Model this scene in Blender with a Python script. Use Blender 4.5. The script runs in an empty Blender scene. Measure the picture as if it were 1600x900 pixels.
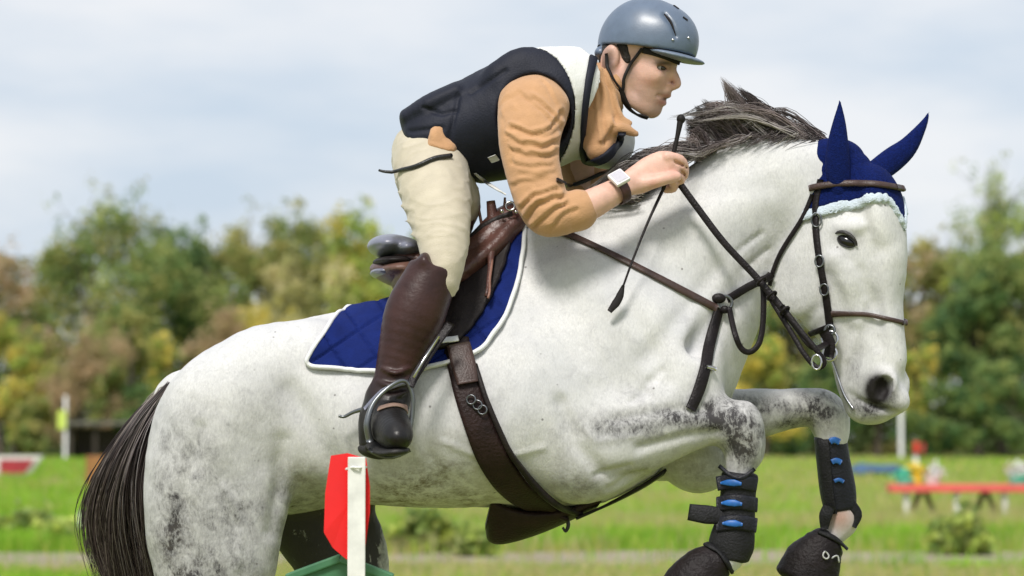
import bpy, bmesh, math, random
import numpy as np
from mathutils import Vector, Matrix
from mathutils.bvhtree import BVHTree

random.seed(7)
rng = np.random.default_rng(11)
SC = bpy.context.scene
COL = SC.collection
R = math.radians

# ------------------------------------------------------------------ camera
FPX = 4340.0                      # focal length in photo pixels (1600 wide)
CAM = np.array([0.0, -7.0, 1.4])
TILT = math.atan(234.0 / FPX)
cam_d = bpy.data.cameras.new('camera')
cam_d.lens = 36.0 * FPX / 1600.0
cam_d.sensor_width = 36.0
cam_d.clip_start = 0.05
cam_d.clip_end = 4000
cam_d.dof.use_dof = True
cam_d.dof.focus_distance = 6.82
cam_d.dof.aperture_fstop = 3.9
cam = bpy.data.objects.new('camera', cam_d)
COL.objects.link(cam)
cam.location = CAM
cam.rotation_euler = (R(90) + TILT, 0, 0)
SC.camera = cam

# ------------------------------------------------------------------ world and sun (bright, thinly overcast)
SUN_EL, SUN_AZ = R(52), R(200)    # azimuth measured from +Y, clockwise: behind the camera, to the left
world = bpy.data.worlds.new('World')
SC.world = world
world.use_nodes = True
wn = world.node_tree.nodes
wl = world.node_tree.links
wn.clear()
w_out = wn.new('ShaderNodeOutputWorld')
w_bg = wn.new('ShaderNodeBackground')
w_sky = wn.new('ShaderNodeTexSky')
w_sky.sky_type = 'NISHITA'
w_sky.sun_disc = False
w_sky.sun_elevation = SUN_EL
w_sky.sun_rotation = SUN_AZ
w_sky.air_density = 1.0
w_sky.dust_density = 2.0
w_tc = wn.new('ShaderNodeTexCoord')
w_map = wn.new('ShaderNodeMapping')
w_map.inputs['Scale'].default_value = (5.0, 5.0, 17.0)
w_map.inputs['Location'].default_value = (1.3, 0.4, 0.35)
w_noise = wn.new('ShaderNodeTexNoise')
w_noise.inputs['Scale'].default_value = 1.0
w_noise.inputs['Detail'].default_value = 5.0
w_noise.inputs['Roughness'].default_value = 0.52
w_ramp = wn.new('ShaderNodeValToRGB')
w_ramp.color_ramp.elements[0].position = 0.34
w_ramp.color_ramp.elements[0].color = (0.57, 0.66, 0.77, 1)
w_ramp.color_ramp.elements[1].position = 0.60
w_ramp.color_ramp.elements[1].color = (0.84, 0.85, 0.875, 1)
w_sc = wn.new('ShaderNodeMix')
w_sc.data_type = 'RGBA'
w_sc.blend_type = 'MULTIPLY'
w_sc.inputs['Factor'].default_value = 1.0
w_sc.inputs['B'].default_value = (0.10, 0.10, 0.10, 1)
w_mix = wn.new('ShaderNodeMix')
w_mix.data_type = 'RGBA'
w_mix.inputs['Factor'].default_value = 0.86
wl.new(w_tc.outputs['Generated'], w_map.inputs['Vector'])
wl.new(w_map.outputs['Vector'], w_noise.inputs['Vector'])
wl.new(w_noise.outputs['Fac'], w_ramp.inputs['Fac'])
wl.new(w_sky.outputs['Color'], w_sc.inputs['A'])
wl.new(w_sc.outputs['Result'], w_mix.inputs['A'])
wl.new(w_ramp.outputs['Color'], w_mix.inputs['B'])
wl.new(w_mix.outputs['Result'], w_bg.inputs['Color'])
w_bg.inputs['Strength'].default_value = 0.86
wl.new(w_bg.outputs['Background'], w_out.inputs['Surface'])

sun_d = bpy.data.lights.new('sun', 'SUN')
sun_d.energy = 2.9
sun_d.angle = R(14)
sun_d.color = (1.0, 0.955, 0.89)
sun = bpy.data.objects.new('sun', sun_d)
COL.objects.link(sun)
_sd = Vector((math.sin(SUN_AZ) * math.cos(SUN_EL), math.cos(SUN_AZ) * math.cos(SUN_EL), math.sin(SUN_EL)))
sun.rotation_euler = (-_sd).to_track_quat('-Z', 'Y').to_euler()
sun.location = (-4, -6, 8)

SC.view_settings.view_transform = 'Standard'
SC.view_settings.look = 'None'
SC.view_settings.exposure = 0.38
SC.view_settings.gamma = 1.0
SC.view_settings.use_curve_mapping = False
SC.render.engine = 'CYCLES'
SC.cycles.max_bounces = 6
SC.cycles.use_denoising = True

# ------------------------------------------------------------------ photo pixel -> world helpers (layout only)
_ct, _st = math.cos(TILT), math.sin(TILT)
def ray(u, v):
    dz = (450.0 - v) / FPX
    return np.array([(u - 800.0) / FPX, _ct - dz * _st, _st + dz * _ct])
def P(u, v, y=0.0):
    d = ray(u, v)
    return CAM + d * ((y - CAM[1]) / d[1])
def G(u, D):
    """point on flat ground, D metres from the camera, at image column u"""
    return np.array([(u - 800.0) / FPX * D, CAM[1] + D, 0.0])
def zat(v, D):
    """height of image row v at distance D"""
    d = ray(800, v)
    return CAM[2] + d[2] / d[1] * D
def UV(p):
    """world points -> photo pixels"""
    p = np.asarray(p, dtype=float) - CAM
    yy = p[..., 1] * _ct + p[..., 2] * _st
    zz = -p[..., 1] * _st + p[..., 2] * _ct
    return 800.0 + p[..., 0] / yy * FPX, 450.0 - zz / yy * FPX
S = 620.0
def px(r):
    return r / S

# ------------------------------------------------------------------ materials
def lin(r, g, b):
    f = lambda c: (c / 255 / 12.92) if c / 255 <= 0.04045 else ((c / 255 + 0.055) / 1.055) ** 2.4
    return (f(r), f(g), f(b))
MATS = {}
def mat(name, col, rough=0.6, var=0.12, vscale=9.0, bump=0.0, bscale=60.0, col2=None, spec=0.5, metal=0.0,
        sheen=0.0, stretch=(1, 1, 1), attr=None, trans=0.0, coat=0.0, detail=5.0, rvar=0.0):
    m = bpy.data.materials.new(name)
    m.use_nodes = True
    nt = m.node_tree
    n, l = nt.nodes, nt.links
    b = n['Principled BSDF']
    b.inputs['Roughness'].default_value = rough
    b.inputs['Metallic'].default_value = metal
    b.inputs['Specular IOR Level'].default_value = spec
    b.inputs['Sheen Weight'].default_value = sheen
    b.inputs['Coat Weight'].default_value = coat
    b.inputs['Coat Roughness'].default_value = 0.25
    tc = n.new('ShaderNodeTexCoord')
    mp = n.new('ShaderNodeMapping')
    mp.inputs['Scale'].default_value = stretch
    l.new(tc.outputs['Object'], mp.inputs['Vector'])
    nz = n.new('ShaderNodeTexNoise')
    nz.inputs['Scale'].default_value = vscale
    nz.inputs['Detail'].default_value = detail
    nz.inputs['Roughness'].default_value = 0.6
    l.new(mp.outputs['Vector'], nz.inputs['Vector'])
    mx = n.new('ShaderNodeMix')
    mx.data_type = 'RGBA'
    c = np.array(col)
    if col2 is None:
        a_, b_ = c * (1 - var), np.minimum(c * (1 + var), 0.95)
    else:
        a_, b_ = c, np.array(col2)
    rm = n.new('ShaderNodeMapRange')
    rm.inputs['From Min'].default_value = 0.32
    rm.inputs['From Max'].default_value = 0.68
    l.new(nz.outputs['Fac'], rm.inputs['Value'])
    l.new(rm.outputs['Result'], mx.inputs['Factor'])
    if attr:
        at = n.new('ShaderNodeAttribute')
        at.attribute_name = attr
        ma = n.new('ShaderNodeMix')
        ma.data_type = 'RGBA'
        ma.blend_type = 'MULTIPLY'
        ma.inputs['Factor'].default_value = 1.0
        mx.inputs['A'].default_value = (1 - var, 1 - var, 1 - var, 1)
        mx.inputs['B'].default_value = (1 + var, 1 + var, 1 + var, 1)
        l.new(mx.outputs['Result'], ma.inputs['A'])
        l.new(at.outputs['Color'], ma.inputs['B'])
        colout = ma.outputs['Result']
    else:
        mx.inputs['A'].default_value = (*a_, 1)
        mx.inputs['B'].default_value = (*b_, 1)
        colout = mx.outputs['Result']
    l.new(colout, b.inputs['Base Color'])
    if rvar:
        rr = n.new('ShaderNodeMapRange')
        rr.inputs['To Min'].default_value = max(0.02, rough - rvar)
        rr.inputs['To Max'].default_value = min(1, rough + rvar)
        l.new(nz.outputs['Fac'], rr.inputs['Value'])
        l.new(rr.outputs['Result'], b.inputs['Roughness'])
    if bump:
        bz = n.new('ShaderNodeTexNoise')
        bz.inputs['Scale'].default_value = bscale
        bz.inputs['Detail'].default_value = 4.0
        l.new(mp.outputs['Vector'], bz.inputs['Vector'])
        bp = n.new('ShaderNodeBump')
        bp.inputs['Strength'].default_value = bump
        bp.inputs['Distance'].default_value = 0.01
        l.new(bz.outputs['Fac'], bp.inputs['Height'])
        l.new(bp.outputs['Normal'], b.inputs['Normal'])
    if trans:
        tr = n.new('ShaderNodeBsdfTranslucent')
        l.new(colout, tr.inputs['Color'])
        ms = n.new('ShaderNodeMixShader')
        ms.inputs['Fac'].default_value = trans
        l.new(b.outputs['BSDF'], ms.inputs[1])
        l.new(tr.outputs['BSDF'], ms.inputs[2])
        l.new(ms.outputs['Shader'], n['Material Output'].inputs['Surface'])
    MATS[name] = m
    return m

# ------------------------------------------------------------------ object helpers
def tag(o, label=None, cat=None, group=None, kind=None):
    if label: o['label'] = label
    if cat: o['category'] = cat
    if group: o['group'] = group
    if kind: o['kind'] = kind
    return o
def thing(name, label, cat, loc=(0, 0, 0), group=None):
    o = bpy.data.objects.new(name, None)
    o.empty_display_size = 0.1
    COL.objects.link(o)
    o.location = [float(c) for c in loc]
    return tag(o, label, cat, group)
def mesh_np(name, V, F, smooth=True):
    """V (n,3), F (m,k) constant k"""
    V = np.asarray(V, dtype=np.float32)
    F = np.asarray(F, dtype=np.int32)
    me = bpy.data.meshes.new(name)
    k = F.shape[1]
    me.vertices.add(len(V))
    me.vertices.foreach_set('co', V.ravel())
    me.loops.add(F.size)
    me.loops.foreach_set('vertex_index', F.ravel())
    me.polygons.add(len(F))
    me.polygons.foreach_set('loop_start', np.arange(0, F.size, k, dtype=np.int32))
    me.polygons.foreach_set('loop_total', np.full(len(F), k, dtype=np.int32))
    me.update(calc_edges=True)
    if smooth:
        me.polygons.foreach_set('use_smooth', np.ones(len(F), dtype=bool))
    return me
def wmat(o):
    m = Matrix.Translation(o.location)
    return m if o.parent is None else wmat(o.parent) @ o.matrix_parent_inverse @ m
def link(name, me, m=None, parent=None, loc=None):
    o = bpy.data.objects.new(name, me)
    COL.objects.link(o)
    if m is not None:
        me.materials.append(m if not isinstance(m, str) else MATS[m])
    if loc is not None:
        o.location = [float(c) for c in loc]
    if parent is not None:
        o.parent = parent
        if loc is None:          # geometry is in world coordinates
            o.matrix_parent_inverse = wmat(parent).inverted()
    return o
def setcol(me, name, C):
    a = me.attributes.new(name, 'FLOAT_COLOR', 'POINT')
    C = np.asarray(C, dtype=np.float32)
    if C.shape[1] == 3:
        C = np.concatenate([C, np.ones((len(C), 1), np.float32)], 1)
    a.data.foreach_set('color', C.ravel())
def crom(pts, n):
    """Catmull-Rom resample of rows (any dimension) to n rows, even in parameter"""
    p = np.asarray(pts, dtype=float)
    if len(p) == 2:
        t = np.linspace(0, 1, n)[:, None]
        return p[0] * (1 - t) + p[1] * t
    q = np.vstack([2 * p[0] - p[1], p, 2 * p[-1] - p[-2]])
    t = np.linspace(0, len(p) - 1, n)
    i = np.minimum(t.astype(int), len(p) - 2)
    f = (t - i)[:, None]
    a, b, c, d = q[i], q[i + 1], q[i + 2], q[i + 3]
    return 0.5 * (2 * b + (c - a) * f + (2 * a - 5 * b + 4 * c - d) * f ** 2 + (3 * b - a - 3 * c + d) * f ** 3)
def even(pts, n):
    """Catmull-Rom, then resample evenly by length"""
    d = crom(pts, max(n * 6, 60))
    s = np.r_[0, np.cumsum(np.linalg.norm(np.diff(d[:, :2] if d.shape[1] == 2 else d[:, :3], axis=0), axis=1))]
    t = np.linspace(0, s[-1], n)
    return np.stack([np.interp(t, s, d[:, k]) for k in range(d.shape[1])], 1)
def nrm(v):
    v = np.asarray(v, dtype=float)
    return v / max(np.linalg.norm(v), 1e-9)

# ------------------------------------------------------------------ implicit surface modelling
class Field:
    def __init__(self, lo, hi, h):
        self.h = h
        self.lo = np.array(lo, dtype=float)
        self.n = np.ceil((np.array(hi) - self.lo) / h).astype(int) + 1
        self.ax = [(self.lo[i] + np.arange(self.n[i]) * h).astype(np.float32) for i in range(3)]
        self.f = np.full(self.n, 9.0, dtype=np.float32)
    def block(self, lo, hi):
        a = np.clip(np.floor((np.array(lo) - self.lo) / self.h).astype(int), 0, self.n)
        b = np.clip(np.ceil((np.array(hi) - self.lo) / self.h).astype(int) + 1, 0, self.n)
        return tuple(slice(a[i], b[i]) for i in range(3))
    def xyz(self, sl):
        return (self.ax[0][sl[0]][:, None, None], self.ax[1][sl[1]][None, :, None], self.ax[2][sl[2]][None, None, :])
    @staticmethod
    def smin(a, b, k):
        if k <= 1e-6:
            return np.minimum(a, b)
        h = np.clip(0.5 + 0.5 * (b - a) / k, 0, 1)
        return b + (a - b) * h - k * h * (1 - h)
    def put(self, sl, d, k, mode):
        if mode == 'add':
            self.f[sl] = self.smin(self.f[sl], d, k)
        elif mode == 'sub':
            self.f[sl] = -self.smin(-self.f[sl], d, k)
    def chain(self, pts, k=0.02, kj=0.0, lat=(0, 1, 0), sub=4, mode='add', cap=1.0):
        """pts rows: (x,y,z, r1, r2[, egg]); r1 in the plane of bending, r2 along lat"""
        A = np.array([list(p) + [0.0] * (6 - len(p)) for p in pts], dtype=float)
        if sub > 1 and len(A) > 2:
            A = crom(A, (len(A) - 1) * sub + 1)
        A[:, 3:5] = np.maximum(A[:, 3:5], 0.0015)
        rm = A[:, 3:5].max() * 1.15 + k + kj + 2 * self.h
        sl = self.block(A[:, :3].min(0) - rm, A[:, :3].max(0) + rm)
        shp = tuple(s.stop - s.start for s in sl)
        if min(shp) <= 0:
            return
        tmp = np.full(shp, 9.0, dtype=np.float32)
        for i in range(len(A) - 1):
            a, b = A[i], A[i + 1]
            r = max(a[3], a[4], b[3], b[4]) * 1.15 + k + kj + 2 * self.h
            s2 = self.block(np.minimum(a[:3], b[:3]) - r, np.maximum(a[:3], b[:3]) + r)
            X, Y, Z = self.xyz(s2)
            d = b[:3] - a[:3]
            L = max(np.linalg.norm(d), 1e-6)
            D = d / L
            n2 = np.array(lat, dtype=float)
            n2 = nrm(n2 - D * (n2 @ D))
            n1 = np.cross(D, n2)
            x, y, z = X - np.float32(a[0]), Y - np.float32(a[1]), Z - np.float32(a[2])
            s = x * np.float32(D[0]) + y * np.float32(D[1]) + z * np.float32(D[2])
            t = np.clip(s / np.float32(L), 0, 1)
            pa = s - t * np.float32(L)
            p1 = x * np.float32(n1[0]) + y * np.float32(n1[1]) + z * np.float32(n1[2])
            p2 = x * np.float32(n2[0]) + y * np.float32(n2[1]) + z * np.float32(n2[2])
            r1 = np.float32(a[3]) + np.float32(b[3] - a[3]) * t
            r2 = np.float32(a[4]) + np.float32(b[4] - a[4]) * t
            e = a[5] * 0.5 + b[5] * 0.5
            if abs(e) > 1e-4:
                r2 = r2 * (1 - np.float32(e) * np.clip(p1 / r1, -1, 1))
            ra = (r1 + r2) * np.float32(0.5 * cap)
            q1, q2, q3 = p1 / r1, p2 / r2, pa / ra
            k0 = np.sqrt(q1 * q1 + q2 * q2 + q3 * q3) + np.float32(1e-5)
            k1 = np.sqrt((q1 / r1) ** 2 + (q2 / r2) ** 2 + (q3 / ra) ** 2) + np.float32(1e-5)
            dd = k0 * (k0 - 1) / k1
            rel = tuple(slice(s2[j].start - sl[j].start, s2[j].stop - sl[j].start) for j in range(3))
            tmp[rel] = self.smin(tmp[rel], dd, kj)
        self.put(sl, tmp, k, mode)
    def ell(self, c, r, k=0.02, mode='add', axes=None):
        """ellipsoid; axes = 3 rows"""
        c = np.asarray(c, dtype=float)
        r = np.asarray(r, dtype=float)
        E = np.eye(3) if axes is None else np.array(axes, dtype=float)
        rm = r.max() * 1.1 + k + 2 * self.h
        sl = self.block(c - rm, c + rm)
        if min(s.stop - s.start for s in sl) <= 0:
            return
        X, Y, Z = self.xyz(sl)
        x, y, z = X - np.float32(c[0]), Y - np.float32(c[1]), Z - np.float32(c[2])
        q = [(x * np.float32(E[i][0]) + y * np.float32(E[i][1]) + z * np.float32(E[i][2])) / np.float32(r[i]) for i in range(3)]
        k0 = np.sqrt(q[0] ** 2 + q[1] ** 2 + q[2] ** 2) + np.float32(1e-5)
        k1 = np.sqrt((q[0] / r[0]) ** 2 + (q[1] / r[1]) ** 2 + (q[2] / r[2]) ** 2) + np.float32(1e-5)
        self.put(sl, (k0 * (k0 - 1) / k1).astype(np.float32), k, mode)
    def cut(self, p, n, k=0.0):
        """keep the side that n points away from"""
        n = nrm(n)
        X, Y, Z = self.xyz(tuple(slice(0, m) for m in self.n))
        d = (X - np.float32(p[0])) * np.float32(n[0]) + (Y - np.float32(p[1])) * np.float32(n[1]) + (Z - np.float32(p[2])) * np.float32(n[2])
        self.f = -self.smin(-self.f, -d, k) if k > 0 else np.maximum(self.f, d)
    def copy(self):
        o = Field.__new__(Field)
        o.h, o.lo, o.n, o.ax, o.f = self.h, self.lo, self.n, self.ax, self.f.copy()
        return o
    def surface(self, smooth=2):
        f = self.f
        f = f.copy()
        for a in range(3):      # close at the border
            s = [slice(None)] * 3
            for e in (0, -1):
                s[a] = e
                f[tuple(s)] = np.maximum(f[tuple(s)], 0.01)
        neg = f < 0
        c = np.zeros(tuple(np.array(f.shape) - 1), dtype=np.int8)
        n0, n1, n2 = c.shape
        for i in (0, 1):
            for j in (0, 1):
                for k in (0, 1):
                    c += neg[i:i + n0, j:j + n1, k:k + n2]
        act = np.argwhere((c > 0) & (c < 8))
        idx = np.full(c.shape, -1, dtype=np.int32)
        idx[act[:, 0], act[:, 1], act[:, 2]] = np.arange(len(act))
        acc = np.zeros((len(act), 3), dtype=np.float64)
        cnt = np.zeros(len(act))
        corners = [(i, j, k) for i in (0, 1) for j in (0, 1) for k in (0, 1)]
        vals = {q: f[act[:, 0] + q[0], act[:, 1] + q[1], act[:, 2] + q[2]] for q in corners}
        for q in corners:
            for a in range(3):
                if q[a] == 0:
                    p = list(q); p[a] = 1; p = tuple(p)
                    va, vb = vals[q], vals[p]
                    m = (va < 0) != (vb < 0)
                    t = va[m] / (va[m] - vb[m])
                    pos = np.tile(np.array(q, dtype=float), (m.sum(), 1))
                    pos[:, a] += t
                    acc[m] += pos
                    cnt[m] += 1
        V = (act + acc / np.maximum(cnt, 1)[:, None]) * self.h + self.lo
        faces = []
        for a in range(3):
            b, d = (a + 1) % 3, (a + 2) % 3
            s0 = [slice(None)] * 3; s1 = [slice(None)] * 3
            s0[a] = slice(0, -1); s1[a] = slice(1, None)
            ch = neg[tuple(s0)] != neg[tuple(s1)]
            e = np.argwhere(ch)
            ok = (e[:, b] > 0) & (e[:, d] > 0) & (e[:, b] < f.shape[b] - 1) & (e[:, d] < f.shape[d] - 1)
            e = e[ok]
            inside = neg[tuple(s0)][e[:, 0], e[:, 1], e[:, 2]]
            q = []
            for ob, od in ((-1, -1), (0, -1), (0, 0), (-1, 0)):
                g = e.copy()
                g[:, b] += ob; g[:, d] += od
                q.append(idx[g[:, 0], g[:, 1], g[:, 2]])
            q = np.stack(q, 1)
            q[~inside] = q[~inside][:, ::-1]
            faces.append(q)
        Fc = np.concatenate(faces)
        Fc = Fc[(Fc >= 0).all(1)]
        for it in range(smooth):
            for lam in (0.55, -0.57):
                e = np.concatenate([Fc[:, [0, 1]], Fc[:, [1, 2]], Fc[:, [2, 3]], Fc[:, [3, 0]]])
                n = len(V)
                w = np.bincount(e[:, 0], minlength=n) + np.bincount(e[:, 1], minlength=n)
                av = np.stack([np.bincount(e[:, 0], V[e[:, 1], a], n) + np.bincount(e[:, 1], V[e[:, 0], a], n) for a in range(3)], 1)
                V = V + lam * (av / np.maximum(w, 1)[:, None] - V)
        return V, Fc
def vnormals(V, F):
    n = np.cross(V[F[:, 2]] - V[F[:, 0]], V[F[:, 3]] - V[F[:, 1]])
    out = np.stack([sum(np.bincount(F[:, j], n[:, a], len(V)) for j in range(4)) for a in range(3)], 1)
    return out / np.maximum(np.linalg.norm(out, axis=1), 1e-9)[:, None]
def bvh_of(V, F):
    return BVHTree.FromPolygons([tuple(map(float, v)) for v in V], [tuple(map(int, f)) for f in F])
def hit(bvh, u, v):
    d = Vector(ray(u, v)).normalized()
    h = bvh.ray_cast(Vector(CAM), d)
    if h[0] is None:
        return None, None
    n = np.array(h[1])
    if n @ np.array(d) > 0: n = -n
    return np.array(h[0]), n
def noise3(p, sc, seed=0):
    """cheap smooth value noise, numpy, p (n,3)"""
    q = np.asarray(p) * sc + seed * 17.3
    i = np.floor(q).astype(np.int64)
    f = q - i
    f = f * f * (3 - 2 * f)
    def hsh(a):
        x = (a[:, 0] * 73856093) ^ (a[:, 1] * 19349663) ^ (a[:, 2] * 83492791) ^ (seed * 2654435761)
        x = (x ^ (x >> 13)) * 1274126177
        return ((x ^ (x >> 16)) & 0xffff) / 65535.0
    out = 0
    for a in (0, 1):
        for b in (0, 1):
            for c in (0, 1):
                w = (f[:, 0] if a else 1 - f[:, 0]) * (f[:, 1] if b else 1 - f[:, 1]) * (f[:, 2] if c else 1 - f[:, 2])
                out = out + w * hsh(i + np.array([a, b, c]))
    return out
def fbm(p, sc, oct=4, seed=0):
    s, a, o = 0, 0.5, 0
    for k in range(oct):
        o = o + a * noise3(p, sc * 2 ** k, seed + k)
        s += a
        a *= 0.5
    return o / s
# ================================================================== HORSE
MATS_COAT = None
HPSI = R(31)
HL = np.array([math.sin(HPSI), math.cos(HPSI), 0.0])       # head lateral axis (to the far side)
def M(u, v, y0=-0.03):
    """point on the head's own middle plane, which is turned towards the camera"""
    return P(u, v, y0 - (u - 1290.0) / S * math.tan(HPSI))
def sec(top, bot, w, egg=0.0, y=0.0, tangent=None, f=None):
    f = f or (lambda u, v: P(u, v, y))
    a, b = f(*top), f(*bot)
    c = (a + b) / 2
    h = np.linalg.norm(a - b) / 2
    return [c[0], c[1], c[2], h, w, egg, (b - a) / (2 * h)]
def fix_secs(secs):
    """turn section half heights into half heights square to the spine"""
    C = np.array([s[:3] for s in secs])
    out = []
    for i, s in enumerate(secs):
        t = nrm(C[min(i + 1, len(C) - 1)] - C[max(i - 1, 0)])
        d = s[6]
        sq = math.sqrt(max(0.0, 1 - (d @ t) ** 2))
        out.append(s[:3] + [s[3] * max(sq, 0.5), s[4], s[5]])
    return out
def limb(pts, y=None):
    """rows (u, v, y, r_px[, r2_px]) -> chain rows"""
    out = []
    for p in pts:
        u, v, yy, r = p[:4]
        r2 = p[4] if len(p) > 4 else r
        c = P(u, v, yy)
        out.append([c[0], c[1], c[2], px(r), px(r2), 0.0])
    return out

lo = np.array([P(200, 1420)[0], -0.52, P(200, 1420)[2]])
hi = np.array([P(1470, 150)[0], 0.45, P(1470, 150)[2]])
hf = Field(lo, hi, 0.0075)
# trunk: egg>0 widens the lower half or the upper half depending on the frame; found by test
trunk = [sec((292, 588), (262, 745), .15), sec((350, 548), (330, 800), .235), sec((430, 514), (430, 808), .275),
         sec((520, 490), (520, 792), .285, .10), sec((610, 474), (610, 792), .30, .14), sec((700, 448), (715, 796), .305, .2),
         sec((772, 405), (820, 800), .295, .3), sec((835, 362), (915, 795), .262, .38), sec((900, 345), (1000, 752), .22, .36),
         sec((985, 380), (1075, 725), .185, .2), sec((1050, 440), (1120, 690), .16, .1)]
hf.chain(fix_secs(trunk), k=0.0, sub=4, cap=.3)
neck = [sec((905, 344), (1080, 690), .165, .15), sec((968, 298), (1118, 610), .135, .15), sec((1035, 268), (1150, 520), .11, .12),
        sec((1092, 243), (1172, 455), .094, .1), sec((1160, 213), (1206, 410), .086, .05), sec((1228, 207), (1240, 382), .08, 0, -.02),
        sec((1280, 218), (1262, 350), .075, 0, -.03)]
hf.chain(fix_secs(neck), k=0.05, sub=4)
# withers and chest
hf.chain(limb([(790, 400, 0, 26, 30), (850, 375, 0, 28, 34), (930, 345, 0, 30, 36)]), k=0.06)
hf.ell(P(1066, 590, 0), (px(76), .165, px(105)), k=0.05)
hf.ell(P(1092, 712, .04), (px(62), .12, px(60)), k=0.05)
for sgn in (-1, 1):
    # shoulder blade mass, upper arm
    hf.chain(limb([(905, 440, sgn * .11, 48, 40), (985, 520, sgn * .155, 66, 40), (1055, 590, sgn * .16, 60, 46), (1040, 640, sgn * .165, 58, 46)]), k=0.07)
    hf.chain(limb([(1060, 600, sgn * .15, 56, 44), (990, 660, sgn * .175, 66, 46), (925, 705, sgn * .185, 66, 44)]), k=0.05)
    # neck muscle
    hf.chain(limb([(960, 470, sgn * .085, 50, 40), (1060, 390, sgn * .062, 44, 30), (1170, 310, sgn * .05, 36, 26), (1240, 280, sgn * .04, 26, 24)]), k=0.04)
    # croup / hip
    hf.chain(limb([(480, 560, sgn * .16, 60, 60), (405, 592, sgn * .17, 78, 70), (342, 655, sgn * .15, 78, 74)]), k=0.06)
    # barrel side
    hf.ell(P(640, 660, sgn * .15), (px(190), .16, px(115)), k=0.08)
# jugular groove and hollow in front of the shoulder (shallow)
for sgn in (-1, 1):
    hf.chain(limb([(1200, 395, sgn * .105, 9), (1150, 465, sgn * .125, 10), (1085, 545, sgn * .185, 12)]), k=0.05, mode='sub')
    hf.chain(limb([(905, 470, sgn * .335, 26), (985, 610, sgn * .31, 22)]), k=0.06, mode='sub')
    hf.chain(limb([(470, 640, sgn * .36, 30), (480, 730, sgn * .37, 34)]), k=0.08, mode='sub')
# ---- near foreleg
NF = [(895, 712, -.185, 70, 52), (960, 685, -.195, 61, 50), (1045, 672, -.19, 41, 40), (1108, 660, -.185, 32, 34), (1150, 668, -.18, 37, 36), (1164, 700, -.178, 31, 30),
      (1156, 732, -.178, 21, 22), (1149, 800, -.178, 17, 18), (1144, 845, -.178, 18, 18)]
hf.chain(limb(NF), k=0.05, kj=0.006)
hf.chain(limb([(900, 690, -.21, 40, 22), (985, 668, -.225, 34, 18), (1080, 655, -.215, 18, 14)]), k=0.03)     # extensor
hf.ell(P(1163, 662, -.185), (px(24), px(28), px(32)), k=0.02)
hf.chain(limb([(1144, 845, -.178, 18), (1138, 870, -.178, 24), (1112, 890, -.178, 19), (1096, 912, -.178, 20)]), k=0.012)
# ---- far foreleg
FF = [(1030, 690, .13, 62, 50), (1130, 657, .14, 48, 44), (1215, 641, .14, 33, 34), (1268, 637, .14, 29, 32), (1290, 646, .14, 33, 34), (1299, 672, .14, 28, 28),
      (1300, 705, .14, 20, 20), (1308, 770, .14, 17, 17), (1314, 800, .14, 19, 19), (1316, 815, .14, 24, 23), (1296, 842, .14, 18, 18), (1278, 862, .14, 20, 20)]
hf.chain(limb(FF), k=0.04, kj=0.005)
# ---- near hind leg
NH = [(360, 640, -.16, 92, 80), (332, 735, -.17, 95, 74), (330, 815, -.175, 94, 66), (332, 890, -.175, 88, 58), (325, 965, -.17, 66, 44), (298, 1040, -.165, 44, 34), (272, 1090, -.16, 38, 32),
      (268, 1130, -.16, 28, 24), (272, 1230, -.16, 22, 20), (278, 1285, -.16, 28, 26), (300, 1322, -.16, 22, 22), (312, 1340, -.16, 24, 24)]
hf.chain(limb(NH), k=0.05, kj=0.005)
hf.chain(limb([(395, 720, -.19, 55, 40), (408, 800, -.20, 40, 34), (385, 870, -.19, 40, 34)]), k=0.05)   # stifle
hf.chain(limb([(300, 655, -.13, 42, 60), (268, 740, -.14, 32, 56), (268, 830, -.15, 32, 50)]), k=0.05)   # buttock
# ---- far hind leg
FH = [(400, 690, .15, 90, 78), (470, 770, .165, 84, 66), (525, 850, .17, 78, 56), (545, 925, .17, 62, 46), (530, 1000, .165, 42, 34), (505, 1055, .16, 38, 32),
      (500, 1090, .16, 28, 24), (480, 1180, .16, 22, 20), (475, 1235, .16, 28, 26), (492, 1272, .16, 22, 22), (505, 1290, .16, 24, 24)]
hf.chain(limb(FH), k=0.04, kj=0.005)
# tail dock
hf.chain(limb([(300, 596, 0, 22), (270, 606, 0, 20), (250, 628, 0, 15), (238, 655, 0, 9)]), k=0.03)
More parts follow.
